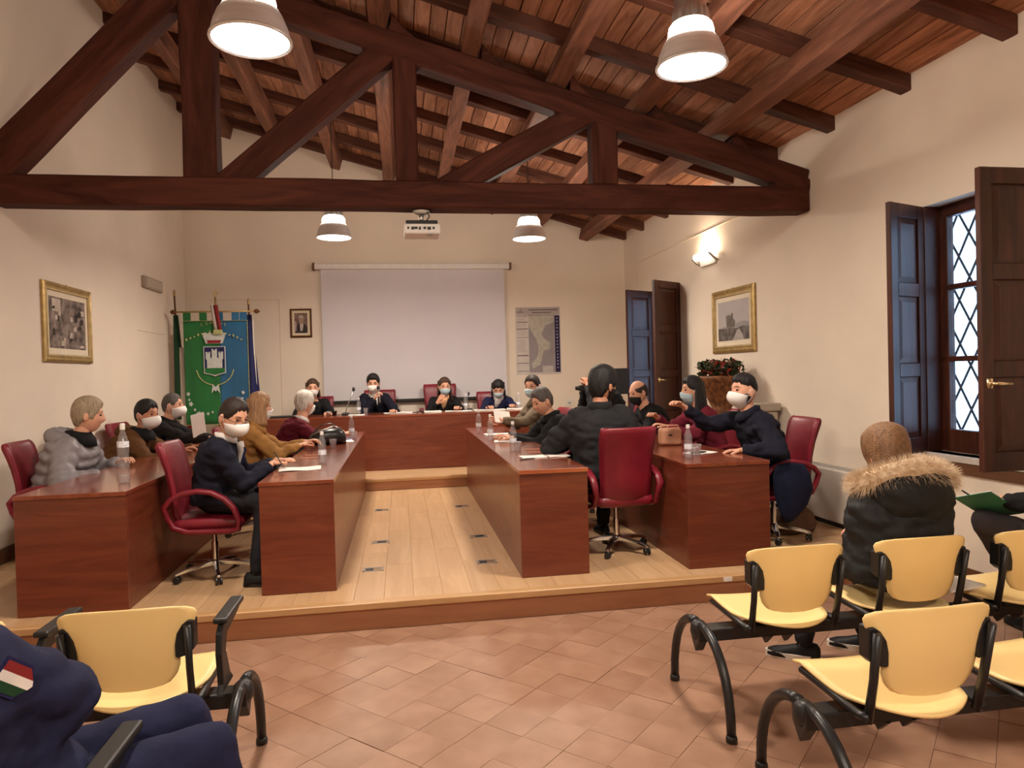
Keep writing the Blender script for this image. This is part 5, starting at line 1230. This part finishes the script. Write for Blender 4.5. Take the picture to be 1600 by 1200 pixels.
cup(-2.02, 6.38, ZD, 'clear plastic cup before the man in the brown coat'); cup(-1.94, 6.30, ZD, 'second clear cup nearer the tall bottle'); cup(-.66, 6.92, ZD, 'clear plastic cup standing by the black bag'); cup(-.50, 10.08, ZH, 'clear cup beside the microphone man'); cup(-.52, 7.82, ZD, 'clear cup at the far end of the left aisle desk'); cup(.97, 5.92, ZD, 'clear cup beside the nearest right aisle bottle'); cup(2.24, 5.14, ZD, 'clear cup behind the bottle on the right outer desk')
def paper(x, y, z, w_, d_, rz, label, m_=None, curl_=.004, th=.002, name='paper_sheet', cat='paper'):
    g = MB(); nx = 6; up_ = []; 
    vs = []; 
    for s in (1, 0):
        for j in (0, 1):
            for i in range(nx + 1):
                u = i / nx; vs.append((-w_ / 2 + w_ * u, -d_ / 2 + d_ * j, (th if s else 0) + curl_ * (math.sin(u * 6.5 + j) * .5 + .5)))
    n = 2 * (nx + 1); f = []
    for i in range(nx):
        q = i; f += [(q, q + 1, q + nx + 2, q + nx + 1), (n + q, n + q + nx + 1, n + q + nx + 2, n + q + 1), (q, n + q, n + q + 1, q + 1), (q + nx + 1, q + nx + 2, n + q + nx + 2, n + q + nx + 1)]
    f += [(0, nx + 1, n + nx + 1, n), (nx, n + nx, n + 2 * nx + 1, 2 * nx + 1)]
    o = g.add(vs, f).obj(name, m_ or M_PAPER, None, (x, y, z), (0, 0, R(rz))); return tag(o, label, cat, 'papers on the tables')
paper(-.76, 5.42, ZD, .30, .21, 6, 'white sheets under the hand of the writing man', curl_=.006)
paper(-.60, 7.62, ZD, .16, .26, 10, 'white sheet at the far end of the left aisle desk'); paper(-.60, 7.92, ZD, .14, .12, -10, 'small dark leaflet near the far left aisle bottle', mat('leaflet_blue', (.12, .12, .22), .6))
paper(1.07, 7.62, ZD, .36, .20, 4, 'stack of white sheets by the taupe jacket man', th=.012); paper(1.02, 6.86, ZD, .26, .18, -8, 'white sheets before the man in the black coat', th=.004); paper(1.10, 7.30, ZD, .3, .2, 3, 'sheet under the sleeve of the man in the black coat')
paper(1.02, 5.50, ZD, .20, .15, 4, 'left page of the open notebook on the right aisle desk', th=.006, curl_=.003); paper(1.22 - .0, 5.51, ZD, .17, .15, 4, 'right page of the open notebook on the right aisle desk', th=.006, curl_=.003)
paper(2.33, 5.28, ZD, .24, .16, 30, 'white sheet under the phone on the right outer desk')
for k, (x, y, w_, rz, lab) in enumerate(((-.10, 10.12, .30, 8, 'white sheets under the microphone man'), (.10, 10.06, .32, -20, 'folder of sheets right of the microphone man'), (.42, 10.02, .25, 5, 'white sheet before the woman in the black blazer'), (.80, 10.06, .38, 0, 'papers by the bottle at the table centre'), (1.24, 10.00, .45, 3, 'wide spread of papers before the navy blazer'), (1.62, 10.02, .25, -8, 'papers at the right end of the head table'), (-.62, 9.92, .22, 0, 'leaflet near the gooseneck microphone'))):
    paper(x, y, ZH, w_, .21, rz, lab, th=.004 + .006 * (k % 3), curl_=.004)
# paper held by the man in the taupe jacket, sheet held up at left
o = MB().box((-.11, -.0015, -.075), (.11, .0015, .075)).obj('held_paper', M_PAPER, None, (1.14, 8.02, 1.10), (R(-25), R(8), R(25))); tag(o, 'sheet held up by the man in the taupe jacket', 'paper')
o = MB().box((-.075, -.0015, -.13), (.075, .0015, .13)).obj('held_paper', M_PAPER, None, (-2.18, 8.06, 1.13), (R(14), R(-12), R(40))); tag(o, 'tall sheet held before the man in the dark jacket', 'paper')
# microphones
t = tag(empty('gooseneck_microphone', (-.78, 10.12, ZH)), 'black gooseneck microphone standing on the head table', 'microphone')
MB().box((-.05, -.07, 0), (.05, .07, .03)).obj('base', M_BLACKP, t, bevel=.01); MB().tube([(0, 0, .03), (.02, 0, .12), (.08, 0, .24), (.11, 0, .33)], .006, 8).obj('neck', M_STEEL, t, smooth=True); MB().ell((.118, 0, .355), (.02, .02, .032)).obj('capsule', M_BLACKP, t, smooth=True)
t = tag(empty('gooseneck_microphone', (.98, 10.32, ZH)), 'thin gooseneck microphone leaning before the woman in black', 'microphone')
MB().box((-.04, -.05, 0), (.04, .05, .025)).obj('base', M_BLACKP, t, bevel=.008); MB().tube([(0, 0, .025), (-.03, -.02, .12), (-.01, -.03, .22)], .005, 8).obj('neck', M_BLACKP, t, smooth=True); MB().ell((-.005, -.03, .24), (.014, .014, .026)).obj('capsule', M_BLACKP, t, smooth=True)
W = H_['wr'][1][1]; E_ = H_['wr'][1][0]; dh = (W - E_).normalized()
t = tag(empty('hand_microphone', W + dh * .085 + Vector((.012, 0, 0))), 'silver hand microphone at the mouth of the speaking man', 'microphone')
MB().tube([(.02, -.05, -.13), (.008, -.02, -.02), (.0, .0, .06)], [.010, .012, .016], 10).obj('handle', M_STEEL, t, smooth=True); MB().ell((-.002, .008, .085), (.024, .024, .03)).obj('grille', M_BLACKP, t, smooth=True)
t = tag(empty('gavel', (.285, 9.90, ZH)), 'small dark gavel lying on the head table', 'gavel'); MB().tube([(-.14, 0, .012), (0, 0, .02)], .007, 8).obj('handle', M_DARKWOOD, t, smooth=True); MB().tube([(0, -.04, .024), (0, .04, .024)], [.022, .022], 12).obj('head', M_DARKWOOD, t, smooth=True)
for k, (x, y, lab) in enumerate(((-1.0, 10.02, 'white espresso cup before the woman in black at the left'), (-.93, 10.20, 'dark paper cup left of the gooseneck microphone'))):
    t = tag(empty('espresso_cup', (x, y - .06, ZH), 0, lab, 'cup')); MB().lathe([(.022, 0), (.033, .055), (.035, .058), (.031, .056), (.02, .004)], 14, close=True).obj('cup_wall', M_WHITEP if k == 0 else M_BLACKP, t, smooth=True); MB().lathe([(.02, .001), (.021, .006)], 14).obj('cup_base', M_WHITEP if k == 0 else M_BLACKP, t)
# bags and small goods
M_BAGL = mat('black_leather', (.014, .013, .012), .35, var=.3, scale=(9, 9, 9), bump=.35, bscale=22)
t = tag(empty('leather_bag', (-.76, 7.38, ZD), R(8)), 'black leather shoulder bag lying on the left aisle desk', 'bag')
g = MB(); rings = []
for u, w_, h_ in ((-.19, .05, .05), (-.165, .10, .10), (-.08, .13, .15), (.03, .135, .165), (.12, .12, .155), (.165, .09, .13), (.185, .05, .09)): rings.append([(u, w_ * math.copysign(abs(math.cos(a_)) ** .7, math.cos(a_)), max(.0, h_ * .5 + h_ * .5 * math.copysign(abs(math.sin(a_)) ** .7, math.sin(a_)))) for a_ in [2 * math.pi * j / 16 for j in range(16)]])
g.loft(rings).obj('bag_body', M_BAGL, t, smooth=True); MB().tube([(-.15, -.09, .10), (-.05, -.12, .15), (.06, -.10, .185), (.15, -.04, .15)], .007, 6).obj('zip', M_STEEL, t, smooth=True); MB().tube([(-.14, .02, .11), (-.06, .05, .19), (.04, .05, .205), (.13, .02, .15)], .012, 8, flat=(.4, 1)).obj('strap', M_BAGL, t, smooth=True)
t = tag(empty('handbag', (2.33, 5.92, ZD), R(-8)), 'small beige box handbag on the right outer desk', 'bag'); M_BEIGE = mat('beige_leather', lin(206, 152, 122), .5, var=.06, scale=(12, 12, 12), bump=.1, bscale=80)
MB().box((-.10, -.045, 0), (.10, .045, .155)).obj('bag_body', M_BEIGE, t, bevel=.03, seg=4); MB().tube([(-.085, 0, .145), (-.07, 0, .175), (.07, 0, .175), (.085, 0, .145)], .005, 8).obj('handle', M_BEIGE, t, smooth=True); MB().box((-.02, -.048, .085), (.012, -.045, .10)).obj('emblem', M_BLACKP, t, bevel=.001, seg=1)
o = MB().box((-.036, -.075, 0), (.036, .075, .008)).obj('smartphone', M_BLACKP, None, (2.30, 5.25, ZD + .0065), (0, 0, R(-50)), bevel=.003); tag(o, 'black smartphone on the white sheet at right', 'phone')
o = MB().box((-.03, -.02, 0), (.03, .02, .02)).obj('tissue_pack', M_WHITEP, None, (2.36, 5.52, ZD), (0, 0, .3), bevel=.005); tag(o, 'small white packet behind the phone', 'packet')
o = MB().tube([(-.07, 0, .004), (.06, 0, .004), (.07, 0, .004)], [.004, .004, .001], 6).obj('pen', M_BLACKP, None, (.95, 5.36, ZD), (0, 0, .4)); tag(o, 'black pen beside the open notebook', 'pen')
for x, y, z, lab in ((-.865, 5.385, ZD + .012, 'dark pen in the hand of the writing man'), (1.235, 10.05, ZH + .012, 'pen in the hand of the woman in the navy blazer')):
    o = MB().tube([(0, 0, 0), (-.03, .01, .05), (-.075, .02, .125)], [.0015, .0045, .0045], 6).obj('pen', M_BLACKP, None, (x, y, z)); tag(o, lab, 'pen')
t = tag(empty('closed_laptop', (-1.60, 10.0, ZH), .1), 'closed black laptop at the left end of the head table', 'laptop'); MB().box((-.18, -.12, 0), (.18, .12, .012)).obj('laptop_base', M_BLACKP, t, bevel=.003); MB().box((-.18, -.12, .013), (.18, .12, .022)).obj('laptop_lid', M_BLACKP, t, bevel=.003)
t = tag(empty('video_camera', (2.20, 8.36, 1.36)), 'small black video camera held by the dark haired person', 'camera'); MB().box((-.06, -.03, 0), (.06, .03, .07)).obj('camera_body', M_BLACKP, t, bevel=.008); MB().tube([(-.10, 0, .035), (-.06, 0, .035)], .024, 12).obj('lens', M_BLACKP, t)
t = tag(empty('green_folder', (3.20, 3.44, .80)), 'green folder of papers in the hand at the right edge', 'folder'); Q_ = Euler((R(-20), R(28), R(12)))
MB().box((-.15, -.10, -.006), (.15, .10, .0)).obj('cover', mat('green_card', lin(60, 120, 96), .5, var=.1), t, rot=Q_, bevel=.002, seg=1); MB().box((-.13, -.09, .0), (.15, .09, .012)).obj('sheets', M_PAPER, t, rot=Q_)
MB().tube([(-.20, .02, .004), (-.08, .03, .012)], .005, 6).obj('pen', M_BLACKP, t, rot=Q_)
# navy coat over the arm of the end chair and a bag on the floor
def drape(name, label, loc, m_, rz):
    g = MB(); rings = []; n = 18
    for z, w_, d_, ox in ((.69, .02, .05, .0), (.68, .11, .06, .0), (.60, .15, .065, .01), (.48, .155, .06, .02), (.36, .12, .05, .0), (.28, .07, .04, -.02), (.23, .03, .02, -.03)):
        rings.append([(ox + w_ * math.cos(a_) * (1 + .10 * math.sin(5 * a_ + z * 9)), d_ * math.sin(a_) * (1 + .2 * math.sin(4 * a_ + z * 7)), z) for a_ in [2 * math.pi * j / n for j in range(n)]])
    o = g.loft(rings).obj(name, m_, None, loc, (0, 0, rz), smooth=True); return tag(o, label, 'coat')
drape('hung_coat', 'navy coat hanging over the arm of the end chair', (2.99, 5.09, HP - .03), cloth('navy_coat', lin(24, 28, 50)), 0)
t = tag(empty('tote_bag', (3.30, 5.62, HP + .002), .5), 'slumped brown tote bag on the floor beside the end chair', 'bag'); C_TOTE = cloth('brown_canvas', lin(96, 70, 54))
g = MB(); rings = []
for z, w_, d_ in ((0, .24, .15), (.05, .27, .17), (.13, .25, .14), (.19, .18, .09), (.22, .08, .04)): rings.append([(w_ * math.cos(a_) * (1 + .08 * math.sin(6 * a_)), d_ * math.sin(a_) * (1 + .1 * math.cos(5 * a_)), z) for a_ in [2 * math.pi * j / 20 for j in range(20)]])
g.loft(rings).obj('bag_body', C_TOTE, t, smooth=True); MB().tube([(-.12, 0, .19), (-.16, -.06, .24), (0, -.12, .21), (.13, -.04, .18)], .012, 8).obj('handle', C_TOTE, t, smooth=True)
o = MB().box((-.14, -.10, 0), (.14, .10, .012)).obj('white_magazine', M_PAPER, None, (2.70, 3.16, .472), (0, 0, .2), bevel=.002); tag(o, 'white magazine on the seat beside the fur hooded woman', 'magazine')

# ================================================================ fur hood, sleeve patch, lapels
b0 = R_['base']; rt_ = R_['root']; NBr = R_['NB'] - b0; Fr, Rr = R_['F'], R_['Rt']; Zv = Vector((0, 0, 1))
hg = MB(); hc = NBr - Fr * .135 - Zv * .02
hg.ell(hc, (.20, .10, .17), 18, 12, Matrix.Rotation(R(84 - 90), 3, 'Z')); hg.ell(hc - Zv * .10, (.15, .08, .12), 16, 10, Matrix.Rotation(R(84 - 90), 3, 'Z'))
for s in (-1, 1): hg.ell(hc + Rr * (s * .13) + Fr * .07 + Zv * .03, (.08, .10, .08), 12, 8)
ho = hg.obj('hood', C_MATTE, rt_); queue(ho, .016, 6)
path = []
for k in range(25):
    a_ = R(-38 + 256 * k / 24); path.append(NBr - Fr * .02 + Rr * (.205 * math.cos(a_)) - Fr * (.135 * math.sin(a_)) + Zv * (.055 + .065 * max(0, math.sin(a_)) - .03 * abs(math.cos(a_))))
fu = MB(); fu.tube(path, [.03 + .025 * math.sin(math.pi * k / 24) for k in range(25)], 10)
rd = random.Random(4)
for k in range(7500):
    q = rd.uniform(.2, 23.8); i = int(q); p = path[i].lerp(path[i + 1], q - i); tdir = (path[i + 1] - path[i]).normalized()
    d = Vector((rd.gauss(0, 1), rd.gauss(0, 1), rd.gauss(.25, 1))); d = (d - tdir * d.dot(tdir) * .7).normalized(); r0 = .028 + .022 * math.sin(math.pi * q / 24); L = rd.uniform(.03, .062)
    side = d.cross(tdir).normalized() * .0016; side2 = d.cross(side).normalized() * .0016; b = p + d * r0 * .8; tip = p + d * (r0 + L) - Zv * L * .25
    fu.add([b - side, b + side, b + side2, tip], [(0, 1, 3), (1, 2, 3), (2, 0, 3)])
M_FUR = mat('fawn_fur', lin(228, 208, 180), .8, col2=lin(186, 156, 122), scale=(30, 30, 30), spec=.2, sheen=.3)
tag(fu.obj('fur_trim', M_FUR, rt_), kind='stuff')
# tricolour shield on the near sleeve of the uniform
E0, W0 = T_['wr'][1]; Sx = T_['SHO'] + T_['Rt'] * .19; mid_ = Sx.lerp(E0, .34) - T_['base']; ax_ = (E0 - Sx).normalized()
nrm = (Vector((0, 0, 1.6)) - (T_['base'] + mid_)).normalized(); nrm = (nrm - ax_ * nrm.dot(ax_)).normalized(); zx = -ax_; xx = nrm.cross(zx) * -1
PM = Matrix(((xx.x, nrm.x * -1, zx.x, 0), (xx.y, nrm.y * -1, zx.y, 0), (xx.z, nrm.z * -1, zx.z, 0), (0, 0, 0, 1)))
pc = mid_ + nrm * .100
def patch(poly, m_, d0, nm):
    o = MB().prism(poly, 'y', -d0, .004).obj(nm, m_, rt2); o.matrix_basis = Matrix.Translation(pc) @ PM; return o
rt2 = T_['root']
patch([(-.036, .046), (.036, .046), (.036, -.02), (.0, -.05), (-.036, -.02)], C_FNAVY, .0, 'sleeve_patch')
patch([(-.030, .040), (-.010, .040), (-.010, -.038), (-.030, -.018)], C_FGREEN, .002, 'patch_green'); patch([(-.010, .040), (.010, .040), (.010, -.038), (0, -.044), (-.010, -.038)], C_WHITE, .002, 'patch_white'); patch([(.010, .040), (.030, .040), (.030, -.018), (.010, -.038)], C_FRED, .002, 'patch_red')
bake()
